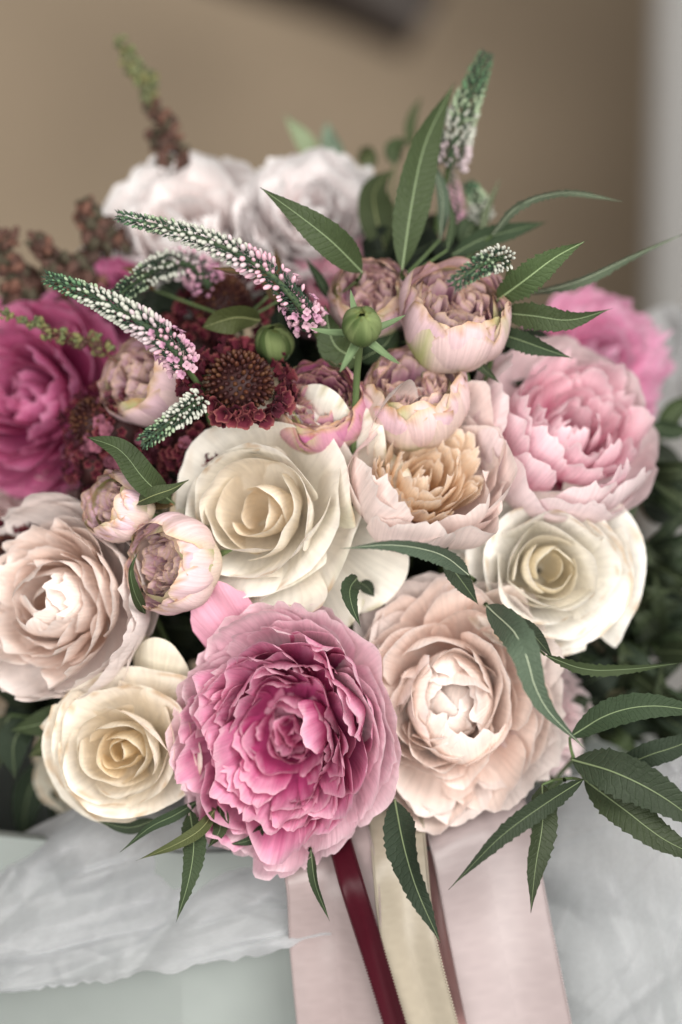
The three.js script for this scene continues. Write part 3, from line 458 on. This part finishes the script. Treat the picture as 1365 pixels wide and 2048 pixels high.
speedwell('tall upright speedwell spike by the tall narrow leaf', [[974, 106, -0.06], [945, 180, -0.062], [915, 260, -0.066], [898, 335, -0.07]], 18, 44, 260, [0.35, 0.55, 0.8, 2], 65, { bud: 6.5, needle: 11 });
speedwell('stubby speedwell spike behind the narrow leaves', [[935, 365, -0.09], [955, 400, -0.09], [965, 440, -0.095]], 15, 28, 90, [0.3, 0.5, 2], 66, { bud: 6.5, needle: 11 });
speedwell('green speedwell tip lying across the largest garden rose', [[905, 572, 0.045], [940, 545, 0.045], [975, 525, 0.035], [1008, 515, 0.02]], 18, 30, 120, [0.4, 0.55, 2], 67, { bud: 5, needle: 17 });
{ // pink base of the tall spike
  speedwell('pink flowering speedwell stem below the tall upright spike', [[897, 335, -0.09], [910, 385, -0.09], [918, 440, -0.095]], 15, 14, 60, [0, 0, 0, 0.3, 2], 68, { bud: 6, needle: 5 });
}

// ---------------------------------------------------------------- pincushion flowers and burgundy florets
const scabMats = [[0.05, 0.015, 0.01], [0.07, 0.022, 0.012], [0.034, 0.01, 0.01], [0.085, 0.034, 0.016]].map((c) => new THREE.MeshPhysicalMaterial({ color: new THREE.Color().setRGB(...c), roughness: 0.55, specularIntensity: 0.5 }));
const floretMats = [[0.1, 0.011, 0.024], [0.06, 0.008, 0.017], [0.15, 0.022, 0.036]];
const floretGeos = [0, 1, 2].map((k) => {   // a small cupped floret with five lobes and pale edge
  const R = rng(300 + k), parts = [], c = floretMats[k], rim = k === 1 ? [0.1, 0.014, 0.028] : [0.24, 0.075, 0.07];
  for (let i = 0; i < 5; i++) parts.push(petalGeo({ a: i * 72 + 20 * R(), r0: 0.12, h0: 0, L: 1.15, W: 0.42, p0: 10, p1: 60, cup: 0.7, ruf: 0.25, notch: 0.1, nu: 4, nv: 4, seed: 900 + i + k * 7, paint: (u, v, t) => mixc(c, rim, sstep(0.75, 1, t)) }));
  return mergeGeometries(parts);
});
const paleFloret = mergeGeometries([0, 1, 2, 3, 4].map((i) => petalGeo({ a: i * 72, r0: 0.1, L: 1.2, W: 0.5, p0: 20, p1: 75, cup: 0.6, ruf: 0.2, nu: 4, nv: 4, seed: 950 + i, paint: () => [0.26, 0.09, 0.13] })));
function pincushion(label, x, y, dz, s, axis, seed, o = {}) {
  const g = flower('pincushion_flower', label, 'pincushion', 'maroon pincushion flowers', x, y, dz, s, axis), R = rng(seed), n = o.n ?? 170, cap = o.cap ?? 0.6;
  const dome = new THREE.SphereGeometry(cap * 0.93, 16, 12); dome.scale(1, 0.95, 1); mesh('cushion', dome, scabMats[2], g);
  for (let k = 0; k < n; k++) { const ph = Math.acos(1 - (k + 0.5) / n * 1.15), th = k * 2.39996, d = V(Math.sin(ph) * Math.cos(th), Math.cos(ph), Math.sin(ph) * Math.sin(th)), b = mesh('bud', budGeos[k % 3], scabMats[Math.floor(R() * 4)], g); b.position.copy(d.clone().multiplyScalar(cap)); b.quaternion.setFromUnitVectors(V(0, 1, 0), d.clone().normalize()); const q = (o.bud ?? 0.058) * (0.85 + 0.3 * R()); b.scale.set(q * 1.2, q * 1.3, q * 1.2); }
  const m = o.florets ?? 90;
  for (let k = 0; k < m; k++) { const th = k * 2.39996, el = -0.35 + 0.45 * R() , rr = 0.68 + 0.26 * R(), d = V(Math.cos(th) * Math.cos(el), Math.sin(el) + 0.1, Math.sin(th) * Math.cos(el)), f = mesh('floret', floretGeos[k % 3], floretMat, g); f.position.copy(d.clone().multiplyScalar(rr)); f.quaternion.setFromUnitVectors(V(0, 1, 0), d.clone().add(V(0, 0.5, 0)).normalize()); f.scale.setScalar((o.fs ?? 0.19) * (0.8 + 0.5 * R())); }
  stemOf(g, -0.5, 0.0018);
}
pincushion('maroon pincushion flower with brown knobbly dome above the large cream rose', 478, 770, -0.005, 108, [0.08, 0.66, 0.75], 71);
pincushion('dark maroon pincushion flower shaded under the long speedwell spike', 445, 612, -0.07, 95, [0.0, 0.5, 0.85], 72, { florets: 36 });
pincushion('greenish brown pincushion flower beside the magenta peony', 190, 845, -0.045, 80, [-0.4, 0.3, 0.85], 73, { n: 140, florets: 30 });
pincushion('maroon pincushion flower at the edge of the left blush peony', 8, 1120, -0.045, 80, [0.2, 0.2, 0.95], 74, { n: 140 });
function floretCluster(label, x, y, dz, s, axis, seed, n, pale) {
  const g = flower('burgundy_florets', label, 'florets', 'burgundy floret clusters', x, y, dz, s, axis), R = rng(seed);
  const dome = new THREE.SphereGeometry(0.72, 14, 10); mesh('core', dome, scabMats[2], g);
  for (let k = 0; k < n; k++) { const ph = Math.acos(1 - (k + 0.5) / n * 1.2), th = k * 2.39996 + R(), d = V(Math.sin(ph) * Math.cos(th), Math.cos(ph), Math.sin(ph) * Math.sin(th)), f = mesh('floret', R() < pale ? paleFloret : floretGeos[k % 3 === 2 ? 0 : k % 2], floretMat, g); f.position.copy(d.clone().multiplyScalar(0.74 + 0.14 * R())); f.quaternion.setFromUnitVectors(V(0, 1, 0), d.clone().add(V(R() - 0.5, R() - 0.5, R() - 0.5).multiplyScalar(0.7)).normalize()); f.scale.setScalar(0.17 * (0.8 + 0.5 * R())); }
  stemOf(g, -0.6, 0.0018);
}
floretCluster('cluster of burgundy florets above the large cream rose under the short speedwell tip', 395, 900, -0.05, 100, [-0.1, 0.35, 0.9], 81, 110, 0.08);
floretCluster('cluster of burgundy florets with dusky pink ones beside the curled bronze leaf', 245, 865, -0.05, 90, [-0.3, 0.3, 0.9], 82, 90, 0.3);
floretCluster('cluster of burgundy florets below the curled bronze leaf', 195, 930, -0.055, 70, [-0.3, 0.1, 0.9], 83, 60, 0.35);
floretCluster('dark floret cluster in the shade between garden rose and green bud', 380, 700, -0.07, 90, [-0.1, 0.3, 0.9], 84, 60, 0.0);

// ---------------------------------------------------------------- brown filler sprays
const fillMats = [[0.05, 0.026, 0.018], [0.075, 0.034, 0.024], [0.045, 0.037, 0.02], [0.12, 0.052, 0.034]].map((c) => new THREE.MeshStandardMaterial({ color: new THREE.Color().setRGB(...c), roughness: 0.8 }));
const fillGreen = [[0.13, 0.15, 0.06], [0.17, 0.16, 0.06], [0.1, 0.11, 0.05]].map((c) => new THREE.MeshStandardMaterial({ color: new THREE.Color().setRGB(...c), roughness: 0.8 }));
function filler(label, pts, seed, nCl, spread, size, mats, tipGreen) {
  const g = thing('filler_spray', label, 'filler spray', 'brown filler sprays'), R = rng(seed), W = pts.map((p) => P(...p)), c = curveOf(W); g.position.copy(W[W.length - 1]); g.updateMatrixWorld(true);
  mesh('stem', intoLocal(g, tube([...W, W[W.length - 1].clone().lerp(BIND, 0.5), BIND], 0.0006, 0.0016, 20, 5)), fillMats[3], g);
  for (let k = 0; k < nCl; k++) {
    const v = (k + 0.5) / nCl, q = c.getPointAt(v), sp = spread * PXM * lerp(0.25, 1, v);
    const side = V(R() - 0.5, R() - 0.5, R() - 0.5).normalize().multiplyScalar(sp * (0.5 + 0.5 * R()));
    for (let i = 0; i < 7; i++) { const b = mesh('bud', budGeos[i % 3], (tipGreen && v < 0.45 ? fillGreen : mats)[Math.floor(R() * (tipGreen && v < 0.45 ? 3 : mats.length))], g); b.position.copy(q.clone().add(side).add(V(R() - 0.5, R() - 0.5, R() - 0.5).multiplyScalar(size * 2.2 * PXM * lerp(0.6, 1, v))).sub(g.position)); b.quaternion.setFromUnitVectors(V(0, 1, 0), V(R() - 0.5, R() - 0.3, R() - 0.5).normalize()); b.scale.setScalar(size * PXM * (0.6 + 0.5 * R()) * lerp(0.6, 1, v)); }
  }
}
filler('tall brown filler spray with a green tip rising over the white peony', [[240, 85, -0.12], [285, 150, -0.125], [310, 210, -0.13], [335, 280, -0.13], [360, 370, -0.13]], 91, 34, 36, 18, fillMats, true);
filler('brown filler spray beside the white peony against the beige wall', [[165, 415, -0.1], [190, 450, -0.1], [220, 500, -0.11]], 92, 18, 40, 25, fillMats);
filler('rusty filler spray at the edge over the magenta peony', [[5, 465, -0.09], [15, 515, -0.09], [35, 560, -0.095], [60, 620, -0.11]], 93, 22, 46, 26, fillMats);
filler('rusty filler spray with round heads above the magenta peony', [[70, 480, -0.09], [100, 515, -0.09], [135, 550, -0.095], [180, 600, -0.11]], 94, 22, 54, 26, fillMats);
filler('thin reddish filler spray lying across the magenta peony', [[-10, 620, -0.03], [60, 645, -0.03], [130, 668, -0.035], [220, 700, -0.04]], 95, 22, 22, 11, [fillGreen[1], fillGreen[0], fillMats[3], fillMats[1]], true);
filler('short brown filler spray behind the white peony crown', [[395, 345, -0.16], [410, 370, -0.16], [425, 420, -0.16]], 96, 10, 22, 12, fillMats);

// ---------------------------------------------------------------- leaves in view
sprig('leaf_sprig', 'tall upright narrow leaf beside the upright speedwell spike', 'leaf sprigs', [800, 560, -0.03], [
  [[[805, 540, -0.03], [822, 420, -0.03], [850, 290, -0.04], [912, 162, -0.06]], 47, 'mid', { teeth: 14, serr: 0.05, roll: 8, long: 0.95 }],
  [[[880, 480, -0.05], [885, 400, -0.06], [868, 330, -0.07], [862, 290, -0.08]], 22, 'silver', { serr: 0, roll: 30 }],
  [[[895, 500, -0.04], [905, 440, -0.05], [898, 390, -0.05]], 12, 'mid', { serr: 0.1 }]]);
sprig('leaf_sprig', 'narrow dark leaf pointing up across the jagged white peony', 'leaf sprigs', [715, 560, -0.02], [
  [[[725, 545, -0.02], [660, 480, -0.005], [590, 425, 0.0], [520, 375, 0.0]], 43, 'mid', { teeth: 12, serr: 0.06, roll: -8 }],
  [[[660, 600, -0.04], [640, 560, -0.04], [610, 515, -0.05]], 14, 'mid', { serr: 0.08 }]]);
sprig('leaf_sprig', 'broad serrated leaves fanning out beside the largest garden rose', 'leaf sprigs', [1000, 620, -0.02], [
  [[[995, 600, -0.02], [1050, 560, -0.005], [1110, 515, 0.0], [1175, 480, 0.0]], 40, 'fresh', { teeth: 13, serr: 0.16, fold: 0.15 }],
  [[[1000, 625, -0.02], [1070, 632, -0.005], [1140, 640, 0.0], [1226, 617, 0.0]], 33, 'mid', { teeth: 13, serr: 0.16, fold: 0.2 }],
  [[[990, 665, -0.025], [1040, 680, -0.015], [1090, 698, -0.01], [1146, 717, -0.01]], 28, 'mid', { teeth: 10, serr: 0.14 }],
  [[[1040, 590, -0.04], [1150, 565, -0.03], [1260, 515, -0.03], [1368, 468, -0.03]], 20, 'silver', { teeth: 16, serr: 0.2, roll: 40 }],
  [[[940, 715, -0.02], [965, 735, -0.015], [1002, 768, -0.02]], 12, 'dark', { serr: 0.08 }]]);
sprig('leaf_sprig', 'thin arching serrated leaves behind the largest garden rose', 'leaf sprigs', [930, 520, -0.05], [
  [[[905, 510, -0.05], [960, 480, -0.05], [1030, 460, -0.05], [1096, 443, -0.06]], 27, 'mid', { teeth: 12, serr: 0.12, roll: 15 }],
  [[[985, 470, -0.045], [1040, 410, -0.03], [1130, 385, -0.03], [1256, 405, -0.03]], 15, 'silver', { teeth: 14, serr: 0.3, roll: 35 }],
  [[[960, 490, -0.08], [975, 420, -0.085], [1003, 352, -0.09]], 11, 'silver', { teeth: 10, serr: 0.2 }]]);
sprig('leaf_sprig', 'rounded olive leaves behind the tall narrow leaf', 'leaf sprigs', [770, 480, -0.1], [
  [[[770, 500, -0.09], [752, 430, -0.09], [750, 380, -0.1], [790, 335, -0.11]], 50, 'olive', { serr: 0, roll: 0 }],
  [[[740, 340, -0.14], [735, 315, -0.14], [720, 295, -0.15]], 28, 'olive', { serr: 0 }],
  [[[790, 330, -0.14], [790, 300, -0.14], [815, 275, -0.15]], 28, 'mid', { serr: 0 }],
  [[[825, 300, -0.15], [820, 250, -0.15], [845, 190, -0.16]], 17, 'olive', { serr: 0 }],
  [[[930, 500, -0.09], [940, 460, -0.09], [990, 420, -0.1]], 34, 'mid', { serr: 0 }]]);
sprig('leaf_sprig', 'blurred sage leaves rising above the jagged white peony', 'leaf sprigs', [640, 330, -0.16], [
  [[[640, 330, -0.16], [600, 270, -0.165], [568, 228, -0.17]], 28, 'sage', { serr: 0 }],
  [[[680, 330, -0.17], [660, 280, -0.175], [655, 240, -0.18]], 30, 'sage', { serr: 0 }],
  [[[600, 360, -0.15], [550, 352, -0.15], [490, 350, -0.15]], 24, 'olive', { serr: 0 }],
  [[[320, 370, -0.15], [300, 350, -0.15], [280, 335, -0.15]], 15, 'dark', { serr: 0 }]]);
sprig('leaf_sprig', 'serrated leaf lying across between the cream roses', 'leaf sprigs', [950, 1160, -0.01], [
  [[[938, 1150, 0.01], [880, 1108, 0.03], [790, 1090, 0.04], [680, 1097, 0.045]], 26, 'silver', { teeth: 14, serr: 0.12, roll: -25 }],
  [[[890, 1120, 0.0], [915, 1150, 0.005], [958, 1210, 0.0]], 26, 'dark', { teeth: 10, serr: 0.1 }],
  [[[880, 1110, 0.0], [890, 1095, 0.0], [900, 1078, 0.0]], 10, 'dark', { serr: 0.1 }]]);
sprig('leaf_sprig', 'silvery drooping leaf hanging over the full blush peony', 'leaf sprigs', [972, 1208, -0.005], [
  [[[975, 1212, 0.0], [1045, 1290, 0.045], [1082, 1400, 0.045], [1175, 1502, 0.03]], 42, 'silver', { teeth: 9, serr: 0.1, roll: 10, fold: 0.2, long: 1.15 }],
  [[[1010, 1240, 0.02], [1060, 1265, 0.015], [1110, 1320, 0.01]], 24, 'dark', { serr: 0.06 }],
  [[[1090, 1310, 0.01], [1170, 1338, 0.015], [1260, 1338, 0.015], [1362, 1326, 0.01]], 15, 'mid', { teeth: 14, serr: 0.3, roll: 30 }]]);
sprig('leaf_sprig', 'long serrated leaves spreading right over the tissue paper', 'leaf sprigs', [1150, 1520, 0.0], [
  [[[1140, 1475, 0.0], [1220, 1428, 0.01], [1300, 1412, 0.015], [1440, 1430, 0.01]], 36, 'mid', { teeth: 11, serr: 0.1, fold: 0.2 }],
  [[[1145, 1520, 0.005], [1230, 1545, 0.02], [1320, 1590, 0.025], [1440, 1680, 0.02]], 54, 'dark', { teeth: 12, serr: 0.1, fold: 0.15 }],
  [[[1170, 1560, 0.0], [1250, 1620, 0.015], [1330, 1680, 0.02], [1440, 1730, 0.015]], 46, 'dark', { teeth: 12, serr: 0.12, fold: 0.15 }],
  [[[1230, 1540, -0.01], [1300, 1510, 0.0], [1360, 1490, 0.0], [1460, 1440, 0.0]], 32, 'dark', { teeth: 10, serr: 0.1 }]]);
sprig('leaf_sprig', 'two dark serrated leaves hanging before the wide pale ribbon', 'leaf sprigs', [1130, 1560, 0.01], [
  [[[1165, 1560, 0.01], [1080, 1615, 0.03], [1000, 1675, 0.035], [898, 1780, 0.03]], 28, 'dark', { teeth: 15, serr: 0.12, roll: -15 }],
  [[[1085, 1570, 0.0], [1085, 1650, 0.02], [1072, 1730, 0.025], [1062, 1826, 0.025]], 37, 'dark', { teeth: 10, serr: 0.12 }]]);
sprig('leaf_sprig', 'dark serrated leaf hanging over the cream ribbon', 'leaf sprigs', [795, 1620, 0.0], [
  [[[790, 1600, 0.0], [808, 1690, 0.02], [835, 1780, 0.028], [884, 1892, 0.03]], 44, 'dark', { teeth: 13, serr: 0.12, roll: 10 }]]);
sprig('leaf_sprig', 'green leaves hanging below the butter yellow rose over tissue paper', 'leaf sprigs', [395, 1610, -0.01], [
  [[[380, 1620, -0.01], [388, 1690, 0.01], [378, 1760, 0.02], [352, 1846, 0.02]], 30, 'mid', { teeth: 11, serr: 0.14 }],
  [[[430, 1620, 0.0], [400, 1660, 0.015], [350, 1690, 0.02], [272, 1722, 0.02]], 17, 'olive', { serr: 0, roll: 20 }],
  [[[400, 1600, -0.01], [350, 1630, 0.0], [300, 1655, 0.005], [240, 1705, 0.005]], 15, 'mid', { serr: 0.06, roll: -20 }],
  [[[310, 1640, -0.02], [260, 1655, -0.015], [195, 1643, -0.015]], 18, 'dark', { serr: 0 }],
  [[[440, 1610, -0.01], [440, 1660, 0.0], [415, 1698, 0.0]], 22, 'mid', { serr: 0 }],
  [[[530, 1650, -0.01], [500, 1680, 0.0], [455, 1690, 0.0]], 14, 'mid', { serr: 0.05 }]]);
sprig('leaf_sprig', 'slim leaf tip poking out under the large pink peony', 'leaf sprigs', [620, 1700, 0.0], [
  [[[622, 1700, 0.0], [632, 1770, 0.01], [660, 1842, 0.02]], 15, 'mid', { serr: 0.1, roll: 35 }]]);
sprig('leaf_sprig', 'rounded dark leaves below the left blush peony', 'leaf sprigs', [150, 1450, -0.04], [
  [[[160, 1420, -0.05], [110, 1440, -0.045], [20, 1462, -0.05]], 40, 'mid', { serr: 0 }],
  [[[60, 1440, -0.06], [30, 1480, -0.055], [30, 1560, -0.06]], 44, 'dark', { serr: 0 }],
  [[[150, 1440, -0.045], [110, 1480, -0.045], [55, 1515, -0.05]], 36, 'olive', { serr: 0 }],
  [[[20, 1430, -0.07], [-10, 1500, -0.07], [-20, 1570, -0.07]], 44, 'dark', { serr: 0 }]]);
sprig('leaf_sprig', 'large blurred dark leaf behind the tissue paper by the white table', 'leaf sprigs', [100, 1560, -0.1], [
  [[[110, 1520, -0.1], [60, 1580, -0.11], [45, 1710, -0.12]], 46, 'dark', { serr: 0 }],
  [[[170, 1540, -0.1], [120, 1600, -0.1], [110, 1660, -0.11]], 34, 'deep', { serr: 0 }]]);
sprig('leaf_sprig', 'curled green leaves with bronze edges beside the large cream rose', 'leaf sprigs', [330, 990, 0.0], [
  [[[345, 1005, -0.01], [290, 960, 0.01], [240, 900, 0.015], [175, 875, 0.01]], 30, 'mid', { serr: 0, roll: 35, long: 0.7 }],
  [[[270, 1008, 0.005], [310, 990, 0.012], [345, 978, 0.012], [378, 960, 0.005]], 22, 'olive', { serr: 0, roll: -20 }],
  [[[350, 1010, -0.015], [280, 990, -0.01], [215, 950, -0.01]], 28, 'bronze', { serr: 0, roll: 30 }]]);
sprig('leaf_sprig', 'bronze tinted leaves under the long speedwell spike', 'leaf sprigs', [480, 640, -0.03], [
  [[[520, 640, -0.03], [470, 635, -0.02], [405, 655, -0.02]], 34, 'olive', { serr: 0, roll: -25, long: 0.7 }],
  [[[560, 600, -0.04], [510, 550, -0.02], [418, 535, -0.02]], 24, 'bronze', { serr: 0, roll: 20 }],
  [[[560, 570, -0.05], [555, 520, -0.05], [548, 490, -0.05]], 14, 'bronze', { serr: 0 }],
  [[[310, 580, -0.06], [280, 545, -0.06], [240, 535, -0.06]], 18, 'bronze', { serr: 0 }]]);
sprig('leaf_sprig', 'small serrated leaf between the large cream rose and full blush peony', 'leaf sprigs', [705, 1165, 0.0], [
  [[[715, 1155, -0.005], [700, 1180, 0.01], [704, 1210, 0.015], [722, 1255, 0.015]], 24, 'mid', { teeth: 7, serr: 0.1 }],
  [[[720, 1165, -0.02], [735, 1175, -0.02], [750, 1195, -0.02]], 18, 'dark', { serr: 0.1 }]]);
sprig('leaf_sprig', 'small folded leaf beside the greenish mauve garden rose bud', 'leaf sprigs', [285, 1180, 0.0], [
  [[[290, 1226, 0.0], [268, 1180, 0.02], [262, 1140, 0.025], [278, 1102, 0.02]], 16, 'mid', { serr: 0, roll: 20 }],
  [[[330, 1230, -0.05], [300, 1160, -0.03], [262, 1080, -0.02]], 20, 'dark', { serr: 0 }]]);
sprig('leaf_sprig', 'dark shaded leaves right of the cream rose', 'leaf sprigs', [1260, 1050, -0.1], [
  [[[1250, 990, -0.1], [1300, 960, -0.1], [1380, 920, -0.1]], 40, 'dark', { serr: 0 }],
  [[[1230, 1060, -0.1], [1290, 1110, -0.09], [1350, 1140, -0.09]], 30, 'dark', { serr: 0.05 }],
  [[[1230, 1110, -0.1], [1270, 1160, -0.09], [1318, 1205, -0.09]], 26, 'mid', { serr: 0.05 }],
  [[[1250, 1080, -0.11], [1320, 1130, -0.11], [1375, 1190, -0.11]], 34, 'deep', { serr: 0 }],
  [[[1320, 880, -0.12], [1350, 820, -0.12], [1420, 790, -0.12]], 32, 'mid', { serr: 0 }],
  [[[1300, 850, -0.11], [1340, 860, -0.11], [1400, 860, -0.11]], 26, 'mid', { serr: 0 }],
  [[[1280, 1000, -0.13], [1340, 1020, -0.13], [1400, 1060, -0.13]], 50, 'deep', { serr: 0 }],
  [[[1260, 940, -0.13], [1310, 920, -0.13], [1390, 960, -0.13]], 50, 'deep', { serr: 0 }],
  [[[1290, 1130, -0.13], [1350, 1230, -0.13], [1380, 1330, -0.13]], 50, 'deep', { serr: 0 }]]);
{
  const R = rng(555);  // leaves added to fill the smooth dark gap at the right
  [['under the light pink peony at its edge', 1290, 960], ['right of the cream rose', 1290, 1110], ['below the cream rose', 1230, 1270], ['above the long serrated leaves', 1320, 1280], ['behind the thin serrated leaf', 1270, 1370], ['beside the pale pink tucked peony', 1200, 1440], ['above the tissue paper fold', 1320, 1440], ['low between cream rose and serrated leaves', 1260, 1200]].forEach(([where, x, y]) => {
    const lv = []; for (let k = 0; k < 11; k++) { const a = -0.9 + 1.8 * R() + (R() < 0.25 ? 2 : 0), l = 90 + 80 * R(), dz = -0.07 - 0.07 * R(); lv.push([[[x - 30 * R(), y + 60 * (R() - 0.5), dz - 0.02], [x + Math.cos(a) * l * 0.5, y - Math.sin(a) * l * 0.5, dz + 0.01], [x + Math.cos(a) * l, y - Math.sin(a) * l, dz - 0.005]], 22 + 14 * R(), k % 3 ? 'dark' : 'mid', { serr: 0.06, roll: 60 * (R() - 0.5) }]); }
    sprig('leaf_sprig', 'added dense dark narrow leaves ' + where, 'leaf sprigs', [x, y, -0.13], lv);
  });
}
sprig('leaf_sprig', 'leaves below the round green bud', 'leaf sprigs', [690, 690, -0.03], [
  [[[720, 720, -0.03], [670, 690, -0.02], [650, 610, -0.02]], 46, 'mid', { serr: 0.05 }],
  [[[720, 720, -0.04], [770, 690, -0.03], [800, 640, -0.04]], 30, 'mid', { serr: 0.05 }]]);
// inner foliage filling the gaps between the heads, its shade put into a darker leaf colour
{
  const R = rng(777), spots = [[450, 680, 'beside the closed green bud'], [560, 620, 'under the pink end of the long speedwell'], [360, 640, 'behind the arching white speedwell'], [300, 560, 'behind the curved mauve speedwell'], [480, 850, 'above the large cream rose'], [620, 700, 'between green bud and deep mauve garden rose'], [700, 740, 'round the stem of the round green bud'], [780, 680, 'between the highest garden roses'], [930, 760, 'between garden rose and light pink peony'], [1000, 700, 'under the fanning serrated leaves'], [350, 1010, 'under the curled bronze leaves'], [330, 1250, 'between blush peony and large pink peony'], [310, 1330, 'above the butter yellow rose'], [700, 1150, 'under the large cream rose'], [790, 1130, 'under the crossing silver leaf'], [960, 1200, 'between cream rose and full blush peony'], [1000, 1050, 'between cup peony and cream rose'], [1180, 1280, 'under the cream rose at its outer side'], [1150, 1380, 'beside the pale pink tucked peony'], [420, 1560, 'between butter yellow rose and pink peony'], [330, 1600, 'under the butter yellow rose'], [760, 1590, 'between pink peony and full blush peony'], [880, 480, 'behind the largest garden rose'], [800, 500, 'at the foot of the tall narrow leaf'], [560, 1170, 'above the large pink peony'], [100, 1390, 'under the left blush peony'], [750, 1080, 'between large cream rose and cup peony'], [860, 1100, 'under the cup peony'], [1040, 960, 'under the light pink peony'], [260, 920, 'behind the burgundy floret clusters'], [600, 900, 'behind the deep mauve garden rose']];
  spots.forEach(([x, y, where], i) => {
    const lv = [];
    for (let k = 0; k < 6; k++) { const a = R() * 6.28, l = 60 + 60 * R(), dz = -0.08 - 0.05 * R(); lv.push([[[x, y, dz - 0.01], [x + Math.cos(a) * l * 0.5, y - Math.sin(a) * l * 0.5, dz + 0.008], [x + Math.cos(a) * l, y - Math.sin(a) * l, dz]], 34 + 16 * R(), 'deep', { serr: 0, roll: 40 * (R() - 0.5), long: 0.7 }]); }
    sprig('shaded_sprig', 'green leaves with shade in their colour deep ' + where, 'shaded leaves inside the bouquet', [x, y, -0.1], lv);
  });
}

// ---------------------------------------------------------------- ribbons
const twill = dataTex(256, 256, (u, v) => { const s = Math.sin((u * 64 + v * 64) * 6.283) * 0.5; const g = 0.95 + 0.03 * s + 0.04 * n2(u * 5, v * 5); return [g, g * 0.985, g * 0.985]; });
const satin = (hex, o = {}) => { const t = twill.clone(); t.repeat.set(2, 14); t.needsUpdate = true; return new THREE.MeshPhysicalMaterial({ color: hex, side: THREE.DoubleSide, roughness: 0.34, anisotropy: 0.5, specularIntensity: 0.8, sheen: 0.08, sheenRoughness: 0.4, map: t, bumpMap: t, bumpScale: 0.0001, ...o }); };
function ribbon(label, pts, hw, mat, o = {}) {   // pts: [x, y, z plane, half width px?]
  const g = thing('ribbon', label, 'ribbon', 'ribbons hanging from the bouquet'), W = pts.map((p) => onZ(p[0], p[1], p[2] - 0.046)); g.position.copy(W[0]); g.updateMatrixWorld(true);
  const c = curveOf(W), S = (v) => { const k = v * (pts.length - 1), i = Math.min(pts.length - 2, Math.floor(k)); return lerp(pts[i][3] ?? hw, pts[i + 1][3] ?? hw, k - i) * PXM; };
  const tilt = o.tilt ?? 0, at = (u, v) => { const q = c.getPoint(v), T = c.getTangent(v), side = V(T.y, -T.x, 0).normalize().multiplyScalar(-1); const s = (u * 2 - 1) * S(v); q.addScaledVector(side, s); q.z += tilt * s + (o.wave ?? 0.002) * Math.sin(v * 5 + u * 2.2 + (o.ph ?? 0)) + (o.roll ?? 0.002) * Math.cos(u * Math.PI * (o.rn ?? 2)); return q.sub(g.position); };
  mesh('band', grid(16, 60, (u, v) => ({ p: at(u, v).toArray(), uv: [u, v] })), mat, g);
  for (const e of [0, 1]) {   // looped selvedge
    const n = Math.round(c.getLength() / 0.0013), b = [];
    for (let k = 0; k < n; k++) { const s = new THREE.SphereGeometry(0.00062, 5, 4), q = at(e, k / n); s.scale(1.3, 0.8, 1.2); s.translate(q.x, q.y, q.z + 0.0003); b.push(s); }
    mesh('selvedge', mergeGeometries(b), mat, g);
  }
}
const pinkSatin = satin(0xa39797), pinkSatin2 = satin(0x998c8b), creamSatin = satin(0x9f9787), wine = satin(0x3c0b17, { roughness: 0.5, specularIntensity: 0.4, sheen: 0.05 }), dusky = satin(0xc79a98);
ribbon('wide pale pink satin ribbon under the full blush peony', [[930, 1560, 0.02], [965, 1680, 0.054], [1000, 1860, 0.068], [1045, 2080, 0.07]], 104, pinkSatin, { ph: 1, wave: 0.005, roll: 0.0022, rn: 1.7 });
ribbon('wide pale pink satin ribbon left of the burgundy ribbon', [[640, 1640, 0.045], [665, 1760, 0.07], [672, 1900, 0.068], [690, 2080, 0.064]], 92, pinkSatin2, { wave: 0.005, ph: 2, roll: 0.0025, rn: 2.1 });
ribbon('narrow burgundy satin ribbon', [[680, 1680, 0.056], [705, 1770, 0.08], [745, 1900, 0.08], [800, 2080, 0.08]], 22, wine, { roll: 0.0008 });
ribbon('cream satin ribbon beside the burgundy ribbon', [[790, 1600, 0.03], [800, 1720, 0.066], [815, 1860, 0.076], [870, 2080, 0.078]], 54, creamSatin, { roll: 0.0015, ph: 0.5 });
ribbon('dusky pink satin ribbon between the cream ribbon and wide ribbon', [[855, 1600, 0.0], [866, 1720, 0.036], [882, 1850, 0.05], [925, 2080, 0.052]], 30, dusky, { roll: 0.001 });

scene.updateMatrixWorld(true);
renderer.render(scene, camera);
